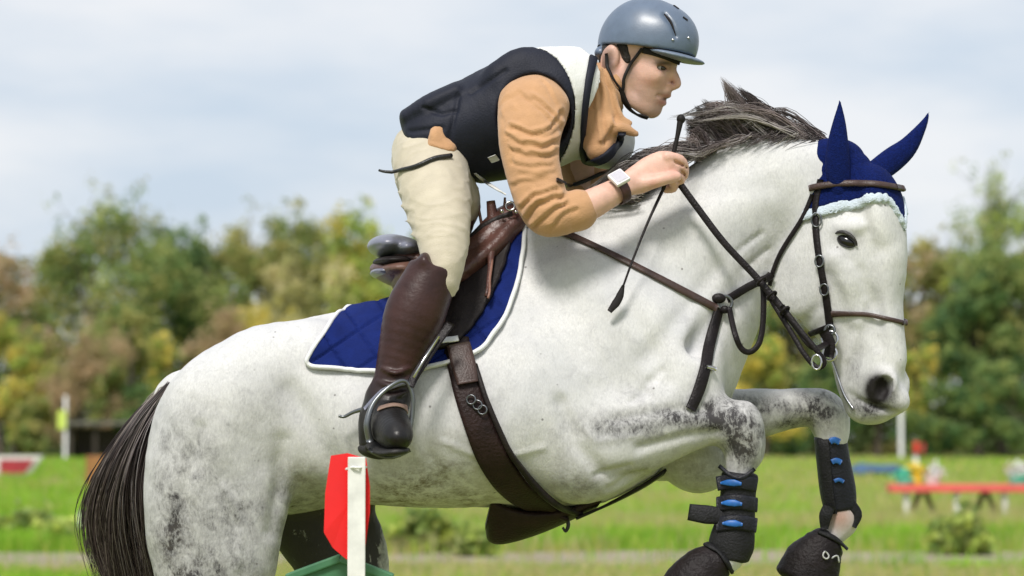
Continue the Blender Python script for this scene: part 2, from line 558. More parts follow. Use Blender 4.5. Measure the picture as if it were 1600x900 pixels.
# ---- head
head = [sec((1340, 226), (1243, 300), .07, 0, f=M), sec((1386, 292), (1230, 376), .088, 0, f=M), sec((1408, 364), (1228, 436), .096, .15, f=M), sec((1402, 434), (1246, 482), .082, .15, f=M),
        sec((1404, 498), (1284, 512), .060, .12, f=M), sec((1410, 548), (1302, 562), .052, 0, f=M), sec((1408, 592), (1312, 612), .056, -.1, f=M), sec((1402, 630), (1330, 642), .045, 0, f=M)]
HEAD = fix_secs(head)
hx0 = nrm(np.cross(HL, (0, 0, 1)))
if hx0[0] < 0: hx0 = -hx0
def add_head(F, off=0.0, detail=True):
    F.chain([[a, b, c, d + off, e + off, g] for a, b, c, d, e, g in HEAD], k=0.035, lat=HL, sub=4, cap=0.8)
    if not detail:
        return
    for sgn in (-1, 1):
        # cheek plate
        c = M(1262, 440) + HL * sgn * .066
        F.ell(c, (px(50), .024, px(56)), k=0.03, axes=[nrm(np.cross(HL, (0, 0, 1))), HL, (0, 0, 1)])
        # brow over the eye, cheek ridge
        F.ell(M(1346, 358) + HL * sgn * .080, (px(24), .018, px(13)), k=0.022, axes=[nrm(np.cross(HL, (0, 0, 1))), HL, (0, 0, 1)])
        a, b, c = M(1330, 408) + HL * sgn * .088, M(1345, 450) + HL * sgn * .074, M(1352, 500) + HL * sgn * .05
        F.chain([[*a, px(10), px(10)], [*b, px(9), px(9)], [*c, px(7), px(7)]], k=0.025)
        # nostril wing
        F.ell(M(1392, 600) + HL * sgn * .036, (px(22), .022, px(25)), k=0.016, axes=[nrm(np.cross(HL, (0, 0, 1))), HL, (0, 0, 1)])
    # broad flat forehead and nasal bone
    F.ell(M(1382, 336), (px(26), .082, px(74)), k=0.02, axes=[hx0 * math.cos(R(12)) + np.array((0, 0, math.sin(R(12)))), HL, np.array((0, 0, math.cos(R(12)))) - hx0 * math.sin(R(12))])
    F.chain([[*M(1392, 410), px(18), .056], [*M(1394, 480), px(15), .044], [*M(1400, 560), px(14), .034]], k=0.02, lat=HL)
    # upper lip, chin
    F.ell(M(1402, 626), (px(20), .038, px(20)), k=0.025)
    F.ell(M(1350, 640), (px(26), .034, px(17)), k=0.02)
    for sgn in (-1, 1):
        F.ell(M(1344, 380) + HL * sgn * .104, (px(17), .013, px(10)), k=0.012, mode='sub', axes=[nrm(np.cross(HL, (0, 0, 1))), HL, (0, 0, 1)])
        ca, sa = math.cos(R(30)), math.sin(R(30))
        e1 = nrm(np.cross(HL, (0, 0, 1)))
        F.ell(M(1393, 606) + HL * sgn * .058, (px(13), .030, px(20)), k=0.006, mode='sub', axes=[e1 * ca - np.array((0, 0, sa)), HL, e1 * sa + np.array((0, 0, ca))])
        a, b, c = M(1326, 606) + HL * sgn * .056, M(1360, 627) + HL * sgn * .05, M(1402, 645) + HL * sgn * .022
        F.chain([[*a, px(4), px(6)], [*b, px(4), px(6)], [*c, px(4), px(6)]], k=0.006, mode='sub')
add_head(hf)
# own ears (under the bonnet)
hV, hF = hf.surface(3)
hN = vnormals(hV, hF)
# small skin relief: veins and wrinkles
def seg_dist(p, pts):
    d = np.full(len(p), 1e9)
    for a, b in zip(pts[:-1], pts[1:]):
        a, b = np.array(a, float), np.array(b, float)
        ab = b - a
        t = np.clip(((p - a) @ ab) / (ab @ ab), 0, 1)
        d = np.minimum(d, np.linalg.norm(p - a - t[:, None] * ab, axis=1))
    return d
hu, hv = UV(hV)
uv2 = np.stack([hu, hv], 1)
near = np.clip(-hN[:, 1] * 2, 0, 1)
veins = [[(880, 610), (905, 660), (930, 690), (1000, 680)], [(1330, 420), (1350, 470), (1340, 520), (1325, 560)], [(1352, 470), (1372, 520)],
         [(690, 690), (770, 720), (850, 700)], [(350, 760), (380, 820), (370, 890)]]
for vn in veins:
    hV += hN * (0.0032 * np.exp(-(seg_dist(uv2, vn) / 5.0) ** 2) * near)[:, None]
wr = [[(985, 628), (1012, 612)], [(1000, 612), (1024, 594)], [(1012, 596), (1034, 578)], [(1150, 395), (1190, 365)], [(1165, 420), (1200, 390)], [(930, 745), (985, 728)], [(950, 765), (1010, 740)]]
for vn in wr:
    hV -= hN * (0.006 * np.exp(-(seg_dist(uv2, vn) / 4.5) ** 2) * near)[:, None]
for vn, am, sg in [([(878, 630), (900, 695), (945, 742), (1000, 748)], .011, 13), ([(955, 425), (1005, 515), (1040, 595)], .008, 16), ([(455, 610), (500, 690), (545, 765)], .009, 18), ([(442, 690), (436, 760), (424, 830)], .010, 14),
                   ([(312, 670), (288, 770), (302, 890)], .008, 13), ([(960, 655), (1040, 640), (1110, 640)], .006, 9), ([(1000, 700), (1070, 682), (1120, 676)], .008, 8), ([(1030, 330), (1110, 300), (1200, 290)], .006, 18),
                   ([(1120, 420), (1060, 500), (1010, 560)], .008, 16), ([(1262, 500), (1285, 470), (1290, 430)], .005, 9), ([(1345, 420), (1362, 470), (1372, 540)], .005, 9), ([(640, 600), (660, 680), (690, 750)], .004, 14), ([(560, 600), (585, 690)], .004, 14)]:
    hV -= hN * (am * np.exp(-(seg_dist(uv2, vn) / sg) ** 2) * near)[:, None]
hV += hN * ((fbm(hV, 9.0, 3, 5) - 0.5) * 0.012)[:, None]

# ---- coat colour: attributes r=dark dapple and painted shade, g=mud and throat shade, b=pink/grey bare skin
def blob(u, v, ru, rv, a=1.0):
    return a * np.exp(-(((hu - u) / ru) ** 2 + ((hv - v) / rv) ** 2))
dark = np.zeros(len(hV)); mud_shade = np.zeros(len(hV)); skin = np.zeros(len(hV))
for b in [(270, 830, 40, 80, .8), (300, 900, 90, 60, .7), (360, 880, 60, 60, .5), (250, 760, 22, 60, .35), (380, 690, 60, 60, .16), (330, 640, 60, 60, .12),
          (1120, 648, 60, 30, 1.0), (1160, 680, 34, 50, 1.3), (1050, 655, 74, 22, .85), (980, 666, 84, 24, .8), (1200, 636, 60, 18, .75), (1275, 640, 48, 34, .9), (1000, 735, 60, 16, .35), (1230, 662, 30, 10, .8), (900, 760, 40, 26, .4),
          (340, 1000, 150, 90, .9), (280, 1250, 140, 160, 1.), (520, 900, 90, 100, .98), (500, 1150, 120, 160, 1.), (470, 800, 70, 60, .5),
          (1355, 636, 34, 20, .85), (1385, 622, 26, 24, .6), (1335, 580, 16, 40, .42), (1345, 545, 10, 24, .3), (1318, 380, 26, 20, .30), (1325, 372, 16, 8, .4), (1300, 420, 30, 30, .08), (560, 700, 120, 80, .13), (420, 760, 70, 60, .22), (300, 720, 70, 100, .42), (400, 640, 80, 60, .2), (360, 800, 90, 70, .5), (265, 700, 26, 60, .4), (880, 700, 30, 60, .25), (950, 560, 80, 60, .10), (1000, 620, 50, 30, .2), (1060, 520, 60, 60, .08), (760, 640, 60, 90, .10), (640, 640, 80, 60, .08), (1110, 330, 60, 50, .05), (1180, 380, 50, 40, .14), (905, 770, 50, 25, .30), (840, 640, 50, 80, .10), (1150, 470, 60, 60, .10), (1240, 420, 30, 60, .06)]:  # grey at the shoulder and neck folds is shading painted in
    dark = np.maximum(dark, blob(*b)) + 0.15 * blob(*b)
for b in [(650, 765, 90, 40, 1.0), (690, 740, 60, 34, .75), (620, 785, 70, 30, 1.0), (470, 745, 40, 26, .6), (540, 770, 50, 40, .55), (900, 760, 60, 32, .5), (730, 780, 60, 26, .8),
          (700, 690, 30, 20, .35), (270, 860, 40, 60, .2), (1165, 690, 20, 20, .2), (1090, 740, 60, 40, .45), (1180, 415, 40, 22, .35), (1130, 430, 40, 40, .15)]:  # throat spots are olive shade painted in below the jaw
    mud_shade = np.maximum(mud_shade, blob(*b))
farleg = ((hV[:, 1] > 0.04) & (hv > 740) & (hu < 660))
dark = np.where(farleg, np.maximum(dark, np.clip((hv - 740) / 50, 0, 1) * 1.15 * np.clip(1 - (hu - 588 + (hv - 850) * .0) / 24, 0.25, 1)), dark)  # deep shade on the far hind leg, painted into its coat
skin = np.maximum(skin, blob(1312, 808, 26, 24, .8) * (hV[:, 1] > 0.05))
flecks = np.clip((noise3(hV, 70.0, 3) - 0.86) * 9, 0, 1) * np.clip((hv - 560) / 200, 0, 1) * 0.5
dark = np.clip(dark + flecks * (hu > 250) * (hu < 560), 0, 1.2)
dark = np.where(farleg & (hu < 592 - (hv - 850) * .1), np.clip((hv - 755) / 35, 0, 1) * 2.6, dark)  # near-black shade between the hind legs painted on, pale front edge left
nost = np.minimum(1, np.maximum(blob(1371, 609, 17, 21, 2.6), blob(1376, 636, 20, 6, .9))) * (((hV - M(1390, 606)) @ HL) < .004)
coat = np.stack([dark, mud_shade, skin], 1)

def coat_material():
    m = bpy.data.materials.new('grey_horse_coat')
    m.use_nodes = True
    n, l = m.node_tree.nodes, m.node_tree.links
    b = n['Principled BSDF']
    b.inputs['Roughness'].default_value = 0.62
    b.inputs['Specular IOR Level'].default_value = 0.2
    at = n.new('ShaderNodeAttribute'); at.attribute_name = 'coat'
    an = n.new('ShaderNodeAttribute'); an.attribute_name = 'nostril'
    sp = n.new('ShaderNodeSeparateColor')
    l.new(at.outputs['Color'], sp.inputs['Color'])
    tc = n.new('ShaderNodeTexCoord')
    def noise(scale, detail, rough=0.6, stretch=(1, 1, 1), dist=0.0):
        mp = n.new('ShaderNodeMapping'); mp.inputs['Scale'].default_value = stretch
        l.new(tc.outputs['Object'], mp.inputs['Vector'])
        z = n.new('ShaderNodeTexNoise')
        z.inputs['Scale'].default_value = scale
        z.inputs['Detail'].default_value = detail
        z.inputs['Roughness'].default_value = rough
        z.inputs['Distortion'].default_value = dist
        l.new(mp.outputs['Vector'], z.inputs['Vector'])
        return z.outputs['Fac']
    def math2(op, a, b_):
        q = n.new('ShaderNodeMath'); q.operation = op
        for i, s in enumerate((a, b_)):
            if isinstance(s, (int, float)): q.inputs[i].default_value = s
            else: l.new(s, q.inputs[i])
        return q.outputs[0]
    def mrange(v, a, b_, c=0.0, d=1.0):
        q = n.new('ShaderNodeMapRange')
        q.inputs['From Min'].default_value = a; q.inputs['From Max'].default_value = b_
        q.inputs['To Min'].default_value = c; q.inputs['To Max'].default_value = d
        l.new(v, q.inputs['Value'])
        return q.outputs['Result']
    def mix(fac, a, b_):
        q = n.new('ShaderNodeMix'); q.data_type = 'RGBA'
        if isinstance(fac, (int, float)): q.inputs['Factor'].default_value = fac
        else: l.new(fac, q.inputs['Factor'])
        for s, v in (('A', a), ('B', b_)):
            if isinstance(v, tuple): q.inputs[s].default_value = (*v, 1)
            else: l.new(v, q.inputs[s])
        return q.outputs['Result']
    # white hair with faint grey and cream clouds, fine hair streaks
    base = mix(mrange(noise(7, 5), .35, .7), (.60, .60, .605), (.70, .695, .685))
    base = mix(mrange(noise(260, 3, .75, (1, 1, .3)), .3, .72, 0, .55), base, (.40, .40, .41))
    base = mix(mrange(noise(3.2, 4), .5, .72, 0, .5), base, (.44, .45, .47))
    base = mix(mrange(noise(42, 5, .7, (1, 1, .8), .8), .52, .72, 0, .38), base, (.33, .33, .345))
    # dapple and painted shade
    dn = noise(30, 6, .65, (1, 1, .8), .6)
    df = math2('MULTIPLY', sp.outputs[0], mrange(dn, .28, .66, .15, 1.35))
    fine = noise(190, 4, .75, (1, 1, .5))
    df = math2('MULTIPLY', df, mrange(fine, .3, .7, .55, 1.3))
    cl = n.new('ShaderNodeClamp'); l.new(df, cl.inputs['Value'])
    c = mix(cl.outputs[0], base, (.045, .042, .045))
    # mud, and the painted throat shade
    mf = math2('MULTIPLY', sp.outputs[1], mrange(noise(34, 8, .78, (1, 1, 1.4), .25), .42, .62, 0, 1.0))
    cl2 = n.new('ShaderNodeClamp'); l.new(mf, cl2.inputs['Value'])
    c = mix(cl2.outputs[0], c, (.13, .105, .06))
    # bare skin on fetlock
    c = mix(sp.outputs[2], c, (.42, .22, .15))
    c = mix(an.outputs['Fac'], c, (.012, .010, .010))
    # scattered flea-bite specks
    vs = n.new('ShaderNodeTexVoronoi'); vs.inputs['Scale'].default_value = 26.0
    l.new(tc.outputs['Object'], vs.inputs['Vector'])
    spf = mrange(vs.outputs['Distance'], .10, .05)
    rnd = n.new('ShaderNodeSeparateColor'); l.new(vs.outputs['Color'], rnd.inputs['Color'])
    spf = math2('MULTIPLY', spf, mrange(rnd.outputs[0], .80, .82, 0, .7))
    c = mix(spf, c, (.09, .08, .075))
    l.new(c, b.inputs['Base Color'])
    bp = n.new('ShaderNodeBump')
    bp.inputs['Strength'].default_value = 0.35
    bp.inputs['Distance'].default_value = 0.004
    l.new(noise(170, 4, .7, (1, 1, .4)), bp.inputs['Height'])
    l.new(bp.outputs['Normal'], b.inputs['Normal'])
    return m
coat_m = coat_material()
horse = thing('horse', 'white grey horse in mid jump with dark tail and braided tack', 'horse', P(560, 1420))
horse['label'] = 'white dapple grey horse jumping to the right under the rider'
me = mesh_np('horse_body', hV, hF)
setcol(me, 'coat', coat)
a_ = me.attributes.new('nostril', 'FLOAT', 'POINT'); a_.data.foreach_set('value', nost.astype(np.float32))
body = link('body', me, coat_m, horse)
HB = bvh_of(hV, hF)

# eye
mat('horse_eye', (.006, .005, .006), rough=0.16, var=.3, spec=0.4, coat=.25)
mat('eyelid', (.03, .027, .027), rough=0.5, var=.2, bump=.3, bscale=200)
def uv_sphere_mesh(name, c, r, axes=None, n=16, m_=10):
    E = np.eye(3) if axes is None else np.array(axes)
    V, F = [], []
    for j in range(m_ + 1):
        th = math.pi * j / m_
        for i in range(n):
            ph = 2 * math.pi * i / n
            q = np.array([math.sin(th) * math.cos(ph) * r[0], math.sin(th) * math.sin(ph) * r[1], math.cos(th) * r[2]])
            V.append(np.asarray(c) + E.T @ q)
    for j in range(m_):
        for i in range(n):
            F.append((j * n + i, (j + 1) * n + i, (j + 1) * n + (i + 1) % n, j * n + (i + 1) % n))
    return mesh_np(name, V, F)
hx = nrm(np.cross(HL, (0, 0, 1)))
if hx[0] < 0: hx = -hx
for sgn in (-1, 1):
    c = M(1344, 380) + HL * sgn * .083
    t = R(24)
    e1 = hx * math.cos(t) - np.array((0, 0, math.sin(t)))
    e3 = hx * math.sin(t) + np.array((0, 0, math.cos(t)))
    eye = link('eye', uv_sphere_mesh('horse_eye', c, (px(17), .0185, px(10)), [e1, HL, e3]), 'horse_eye', horse)
    # upper lid as a curved rim over the eyeball
    V, F = [], []
    for i in range(15):
        a = math.pi * (i / 14.0)
        o = c + e1 * px(20) * math.cos(a) + e3 * px(12.5) * math.sin(a) + HL * sgn * (.004 + .013 * math.sin(a))
        for k in range(6):
            bb = 2 * math.pi * k / 6
            rr = .0042 * (0.45 + math.sin(a) * .7)
            V.append(o + (e1 * math.cos(a) + e3 * math.sin(a)) * rr * math.cos(bb) + HL * rr * math.sin(bb))
    for i in range(14):
        for k in range(6):
            F.append((i * 6 + k, i * 6 + (k + 1) % 6, (i + 1) * 6 + (k + 1) % 6, (i + 1) * 6 + k))
    link('eyelid', mesh_np('eyelid', V, F), 'eyelid', eye)

# hooves
mat('hoof_horn', (.05, .042, .036), rough=.45, var=.35, vscale=30, bump=.4, bscale=80, stretch=(1, 1, .2))
def hoof(c, axis, r):
    axis = nrm(axis)
    s = nrm(np.cross(axis, (0, 1, 0)))
    t = np.cross(axis, s)
    V, F = [], []
    prof = [(0.0, .86), (.25, .90), (.6, 1.0), (1.0, 1.12), (1.04, 1.05), (1.0, .8)]
    n = 20
    for a, b in prof:
        for i in range(n):
            ph = 2 * math.pi * i / n
            V.append(c + axis * a * r * 1.9 + (s * math.cos(ph) * (1.1 if math.cos(ph) > 0 else .95) + t * math.sin(ph)) * b * r)
    for j in range(len(prof) - 1):
        for i in range(n):
            F.append((j * n + i, (j + 1) * n + i, (j + 1) * n + (i + 1) % n, j * n + (i + 1) % n))
    V.append(c + axis * r * 1.8); V.append(c)
    k0 = (len(prof) - 1) * n
    for i in range(0, n, 2):
        F.append((k0 + i, len(V) - 2, k0 + (i + 2) % n, k0 + (i + 1) % n))
    link('hoof', mesh_np('hoof', V, F), 'hoof_horn', horse)
hoof(P(1098, 908, -.178), P(1080, 940, -.178) - P(1098, 908, -.178), .042)
hoof(P(1280, 860, .14), P(1258, 892, .14) - P(1280, 860, .14), .042)
hoof(P(312, 1338, -.16), P(330, 1372, -.16) - P(312, 1338, -.16), .044)
hoof(P(505, 1288, .16), P(522, 1322, .16) - P(505, 1288, .16), .044)

# ---- hair strands as tapered three-sided tubes
def strands(curves, widths, cols, name):
    """curves (n, m, 3); widths (n,); cols (n,3)"""
    n, m, _ = curves.shape
    T = np.gradient(curves, axis=1)
    T /= np.maximum(np.linalg.norm(T, axis=2, keepdims=True), 1e-9)
    up = np.array([0.13, 1.0, 0.21])
    A = np.cross(T, up); A /= np.maximum(np.linalg.norm(A, axis=2, keepdims=True), 1e-9)
    B = np.cross(T, A)
    taper = (1 - np.linspace(0, 1, m) ** 2.2) * 0.92 + 0.08
    w = widths[:, None, None] * taper[None, :, None]
    ring = [curves + (A * math.cos(a) + B * math.sin(a)) * w for a in (0, 2.094, 4.189)]
    V = np.stack(ring, 2).reshape(-1, 3)
    base = (np.arange(n)[:, None] * m + np.arange(m - 1)[None, :]).reshape(-1) * 3
    F = np.concatenate([np.stack([base + a, base + b, base + 3 + b, base + 3 + a], 1) for a, b in ((0, 1), (1, 2), (2, 0))])
    me = mesh_np(name, V, F)
    setcol(me, 'hair', np.repeat(cols, m * 3, 0))
    return me
mat('horse_hair', (1, 1, 1), rough=.42, var=.15, vscale=40, attr='hair', spec=.45)
def tail_curves():
    left = [(262, 596), (212, 648), (168, 712), (140, 772), (138, 835), (165, 905), (205, 985)]
    right = [(278, 604), (262, 645), (246, 705), (238, 780), (240, 850), (248, 930), (252, 1030)]
    m = 16
    Lc, Rc = crom(left, m), crom(right, m)
    n = 2600
    out = np.zeros((n, m, 3)); col = np.zeros((n, 3)); w = np.zeros(n)
    for i in range(n):
        s = rng.random()
        c = Lc * (1 - s) + Rc * s
        t = np.linspace(0, 1, m)
        lock = int(s * 16)
        lr = np.random.default_rng(lock + 50)
        ph = lr.random() * 6.28
        c = c + np.stack([np.sin(t * 6 + ph) * 9 * t + (lr.random() - .5) * 34 * t, (lr.random() - .5) * 50 * t], 1)
        c = c + (rng.normal(0, 1, 2) * np.array([9, 10]))[None] * (t[:, None] * .8) + np.stack([np.sin(t * (7 + 4 * rng.random()) + 6 * rng.random()) * 3.5 * t, t * 0], 1)
        if rng.random() < .14:
            c[:, 0] -= t ** 1.5 * rng.random() * 34
            c[:, 1] -= t ** 2 * rng.random() * 40
        yy = rng.normal(0, .034) * (0.35 + 1.1 * np.sin(np.pi * np.clip(t * 1.1, 0, 1)))
        ln = 1.0 - .25 * rng.random() * (s < .3)
        tt = np.linspace(0, ln, m) * (m - 1)
        c = np.stack([np.interp(tt, np.arange(m), c[:, k]) for k in (0, 1)], 1)
        out[i] = [P(a, b, y) for (a, b), y in zip(c, yy)]
        g = rng.random()
        base = np.array([.042, .030, .030]) * (0.5 + 1.3 * lr.random())
        if g < .26: base = np.array([.14, .115, .105]) * (.4 + rng.random())
        if s > .55 and s < .7 and g < .5: base = np.array([.16, .14, .14])
        col[i] = base
        w[i] = .0009 + .0011 * rng.random()
    return out, w, col
link('tail', strands(*tail_curves(), 'tail'), 'horse_hair', horse)
def short_dock():
    n, m = 260, 6
    out = np.zeros((n, m, 3)); col = np.zeros((n, 3)); w = np.zeros(n)
    for i in range(n):
        s = rng.random()
        u, v = 292 - 52 * s + rng.normal(0, 3), 588 + 34 * s + rng.normal(0, 3)
        c = crom([(u, v), (u - 16, v + 12 + rng.normal(0, 3)), (u - 30, v + 36 + rng.normal(0, 5))], m)
        y = rng.normal(0, .02)
        out[i] = [P(a, b, y) for a, b in c]
        col[i] = np.array([.42, .40, .34]) * (.5 + .7 * rng.random())
        w[i] = .0016
    return out, w, col
link('dock_hair', strands(*short_dock(), 'dock_hair'), 'horse_hair', horse)
def mane_curves():
    # (root, mid, tip, strands, spread, y, tone)
    cl = []
    crest = [(950, 322), (1000, 300), (1050, 270), (1095, 240), (1140, 219), (1190, 207), (1240, 206), (1288, 216)]
    K = crom(crest, 60)
    for i in range(60):
        u, v = K[i]
        if u > 1085:      # blown up and back along the crest
            for j in range(3):
                L_ = 70 + 45 * rng.random() - 15 * (u > 1230)
                lift = (20 + 22 * rng.random()) * (0.45 + 0.75 * math.exp(-((u - 1170) / 60) ** 2))
                tip = (max(u - L_ * (0.75 + .4 * rng.random()), 1066 + 30 * rng.random()), v - lift + 8 * rng.random() + (u - 1150) * .08)
                mid = (u + (tip[0] - u) * .5, v - lift * .8 - 4)
                cl.append(((u, v + 5), mid, tip, 14, 4.0, rng.normal(-.008, .018), rng.random()))
            if rng.random() < .6:   # short ones lying on the near side of the neck
                cl.append(((u, v + 2), (u - 18, v + 8), (u - 40 - 20 * rng.random(), v + 16 + 14 * rng.random()), 8, 3.5, -.062, rng.random()))
        else:             # lies along the lower crest
            for j in range(3):
                L_ = 70 + 45 * rng.random()
                q = 34 * math.exp(-((u - 1035) / 45) ** 2)
                cl.append(((u + 22, v - q * .8), (u - L_ * .35, v - q + L_ * .10 - 14 * rng.random()), (u - L_, v - q * .7 + L_ * .40 - 12 * rng.random()), 13, 4.5, rng.normal(-.02, .025), rng.random()))
    for k in range(16):   # long lock blown down along the crest in front of the rider
        a0 = rng.random()
        cl.append(((1118 - 24 * a0, 226 + 10 * a0), (1052 - 14 * a0, 226 + 26 * rng.random()), (968 + 34 * rng.random(), 262 + 26 * rng.random()), 16, 4.5, rng.normal(-.03, .02), rng.random()))
    for k in range(12):   # long locks lying back along the crest from the poll
        u = 1288 - 120 * rng.random()
        v = 207 + (u - 1200) ** 2 * .0009
        L_ = 95 + 60 * rng.random()
        cl.append(((u, v + 2), (u - L_ * .5, v - 22 - 22 * rng.random()), (u - L_, v - 30 - 26 * rng.random() + (L_ - 95) * .2), 14, 4.0, rng.normal(-.02, .018), .3 + .7 * rng.random()))
    for rt, md, tp in [((1190, 208), (1160, 168), (1127, 121)), ((1180, 208), (1150, 165), (1131, 128)), ((1215, 206), (1182, 166), (1153, 136)), ((1225, 206), (1190, 172), (1160, 142)),
                       ((1165, 214), (1125, 184), (1098, 156)), ((1150, 216), (1115, 190), (1086, 166)), ((1140, 220), (1105, 202), (1068, 186)), ((1160, 214), (1115, 196), (1070, 192))]:
        cl.append((rt, md, tp, 60, 5, -.005, .35 + .3 * rng.random()))
        cl.append(((rt[0] + 14, rt[1]), (md[0] + 12, md[1] + 8), (tp[0] + 12, tp[1] + 10), 40, 5, .005, .6))
    m = 9
    C, Wd, Cc = [], [], []
    for rt, md, tp, n, sp, y, tone in cl:
        bc = (np.array([.066, .050, .050]) if tone < .45 else np.array([.19, .155, .15])) * (.6 + .8 * rng.random())
        if tone > .80: bc = np.array([.36, .33, .32])
        for k in range(int(n * 1.5)):
            j1, j2 = rng.normal(0, sp, 2), rng.normal(0, sp * 1.1, 2)
            c = crom([np.array(rt) + rng.normal(0, 3, 2), np.array(md) + j1, np.array(tp) + j1 * .15 + j2 * .35 + (np.array(md) - np.array(tp)) * (.25 * rng.random())], m)
            yy = y + rng.normal(0, .010)
            y_end = yy + rng.normal(0, .014)
            C.append([P(a, b, yy + (y_end - yy) * q / (m - 1)) for q, (a, b) in enumerate(c)])
            Wd.append(.0008 + .0009 * rng.random())
            Cc.append(bc * (.75 + .5 * rng.random()))
    return np.array(C), np.array(Wd), np.array(Cc)
link('mane', strands(*mane_curves(), 'mane'), 'horse_hair', horse)
# ================================================================== RIDER
TL = np.array([math.sin(R(18)), math.cos(R(18)), 0.0])      # the trunk is turned a little towards the camera
def rows(pts):
    """(u, v, y, r_px, r2_m)"""
    out = []
    for p in pts:
        c = P(*p[:3])
        out.append([c[0], c[1], c[2], px(p[3]), p[4] if len(p) > 4 else px(p[3]), p[5] if len(p) > 5 else 0.0])
    return out
TORSO = [(668, 255, 0, 62, .165), (700, 226, 0, 60, .155), (760, 202, 0, 72, .165), (822, 178, 0, 80, .185), (866, 158, 0, 70, .18), (900, 138, 0, 52, .13)]
NECKR = [(905, 150, -.01, 44, .068), (940, 138, -.015, 38, .06), (972, 122, -.02, 37, .058)]
# ---- bare body: head, neck, trunk, arms, hands in one surface
lo = np.array([P(590, 0)[0], -0.42, P(0, 760)[2]]); hi = np.array([P(1110, 0)[0], 0.40, P(0, -20)[2]])
bf = Field(np.array([lo[0], lo[1], P(0, 380)[2]]), hi, 0.0038)
bf.chain(rows([(a, b, c, d * .86, e * .86) for a, b, c, d, e in TORSO[1:]]), k=0, lat=TL, cap=.4)
bf.chain(rows(NECKR), k=0.03)
# head (faces right, a little towards the camera)
FPSI = R(21)
FL = np.array([math.sin(FPSI), math.cos(FPSI), 0.0])
FX = np.array([math.cos(FPSI), -math.sin(FPSI), 0.0])
def Q(u, v, l=0.0):
    """point of the face at image (u,v) on the middle plane, moved l metres to the far side"""
    return P(u, v, -0.02 - (u - 1005.0) / S * math.tan(FPSI)) + FL * l
AX = [FX, FL, np.array((0, 0, 1.0))]
def tilt_axes(a):
    a = R(a)
    return [FX * math.cos(a) + np.array((0, 0, -math.sin(a))), FL, FX * math.sin(a) + np.array((0, 0, math.cos(a)))]
bf.ell(Q(1000, 70), (px(59), .074, px(58)), k=0.02, axes=AX)
bf.chain([[*Q(1022, 92), px(38), .064], [*Q(1017, 122), px(34), .061], [*Q(1013, 148), px(28), .050], [*Q(1016, 164), px(18), .036]], k=0.015, lat=FL)
bf.ell(Q(1019, 172), (px(12), .020, px(10)), k=0.012, axes=AX)
for s_ in (-1, 1):
    bf.chain([[*Q(975, 132, s_ * .056), px(9), .010], [*Q(992, 158, s_ * .048), px(9), .010], [*Q(1014, 173, s_ * .024), px(8), .010]], k=0.018, lat=FL)
    bf.ell(Q(1026, 119, s_ * .047), (px(14), .010, px(8)), k=0.03, axes=tilt_axes(20))        # cheekbone
    bf.ell(Q(1034, 101, s_ * .040), (px(15), .016, px(5.5)), k=0.010, axes=tilt_axes(18))        # brow
    bf.ell(Q(1041, 109, s_ * .037), (px(11), .017, px(6.5)), k=0.008, mode='sub', axes=tilt_axes(14))   # eye socket
    bf.ell(Q(1047, 133.5, s_ * .011), (px(5.5), .007, px(4.5)), k=0.006)                          # nostril wing
    bf.ell(Q(1050, 137, s_ * .010), (px(3.5), .004, px(2.2)), k=0.002, mode='sub')
    bf.chain([[*Q(1026, 108, s_ * .047), px(2.5), .004], [*Q(1038, 103, s_ * .045), px(3.2), .005], [*Q(1049, 107, s_ * .030), px(3), .005]], k=0.004)      # upper lid
    bf.chain([[*Q(1027, 112, s_ * .047), px(2), .003], [*Q(1038, 115, s_ * .043), px(3), .005], [*Q(1047, 113, s_ * .030), px(2.5), .004]], k=0.005)
    # ear
    e = tilt_axes(12)
    bf.ell(Q(968, 99, s_ * .076), (px(15), .011, px(24)), k=0.008, axes=e)
    bf.ell(Q(967, 120, s_ * .073), (px(8), .008, px(9)), k=0.006, axes=e)
    bf.ell(Q(971, 98, s_ * .089), (px(8), .007, px(14)), k=0.004, mode='sub', axes=e)
    bf.ell(Q(974, 106, s_ * .079), (px(4), .005, px(5)), k=0.003, axes=e)
bf.chain([[*Q(1046, 104), px(6), .009], [*Q(1053, 117), px(7), .009], [*Q(1059, 131), px(5.6), .0090], [*Q(1053, 137), px(4.0), .0080]], k=0.008, lat=FL)
bf.ell(Q(1040, 143), (px(9), .020, px(8)), k=.010)
bf.chain([[*Q(1036, 145, -.022), px(3), .004], [*Q(1042, 149, -.008), px(4.5), .005], [*Q(1043, 149, .008), px(4.5), .005], [*Q(1038, 143, .022), px(3), .004]], k=0.006)      # upper lip
bf.chain([[*Q(1033, 156, -.02), px(3), .004], [*Q(1036, 160, -.007), px(5), .005], [*Q(1036, 160, .007), px(5), .005], [*Q(1033, 156, .02), px(3), .004]], k=0.006)
bf.chain([[*Q(1032, 150, -.031), px(2.2), .002], [*Q(1043, 154.5, -.012), px(2.2), .003], [*Q(1045, 154.5, .012), px(2.2), .003], [*Q(1032, 150, .031), px(2.2), .002]], k=0.004, mode='sub')
# arms
NARM = [(838, 172, -.150, 32), (832, 235, -.235, 30), (850, 314, -.262, 28), (866, 333, -.262, 28), (905, 327, -.250, 25), (945, 308, -.235, 21), (975, 291, -.215, 18, .020), (995, 281, -.20, 19, .019)]
bf.chain(rows([(a, b, c, d, *(q[4:5])) for q in NARM for a, b, c, d in [q[:4]]]), k=0.02)
FARM = [(885, 165, .18, 44), (905, 235, .23, 40), (925, 300, .25, 32), (975, 300, .24, 25), (1015, 290, .20, 19), (1028, 284, .18, 18)]
bf.chain(rows(FARM), k=0.02)
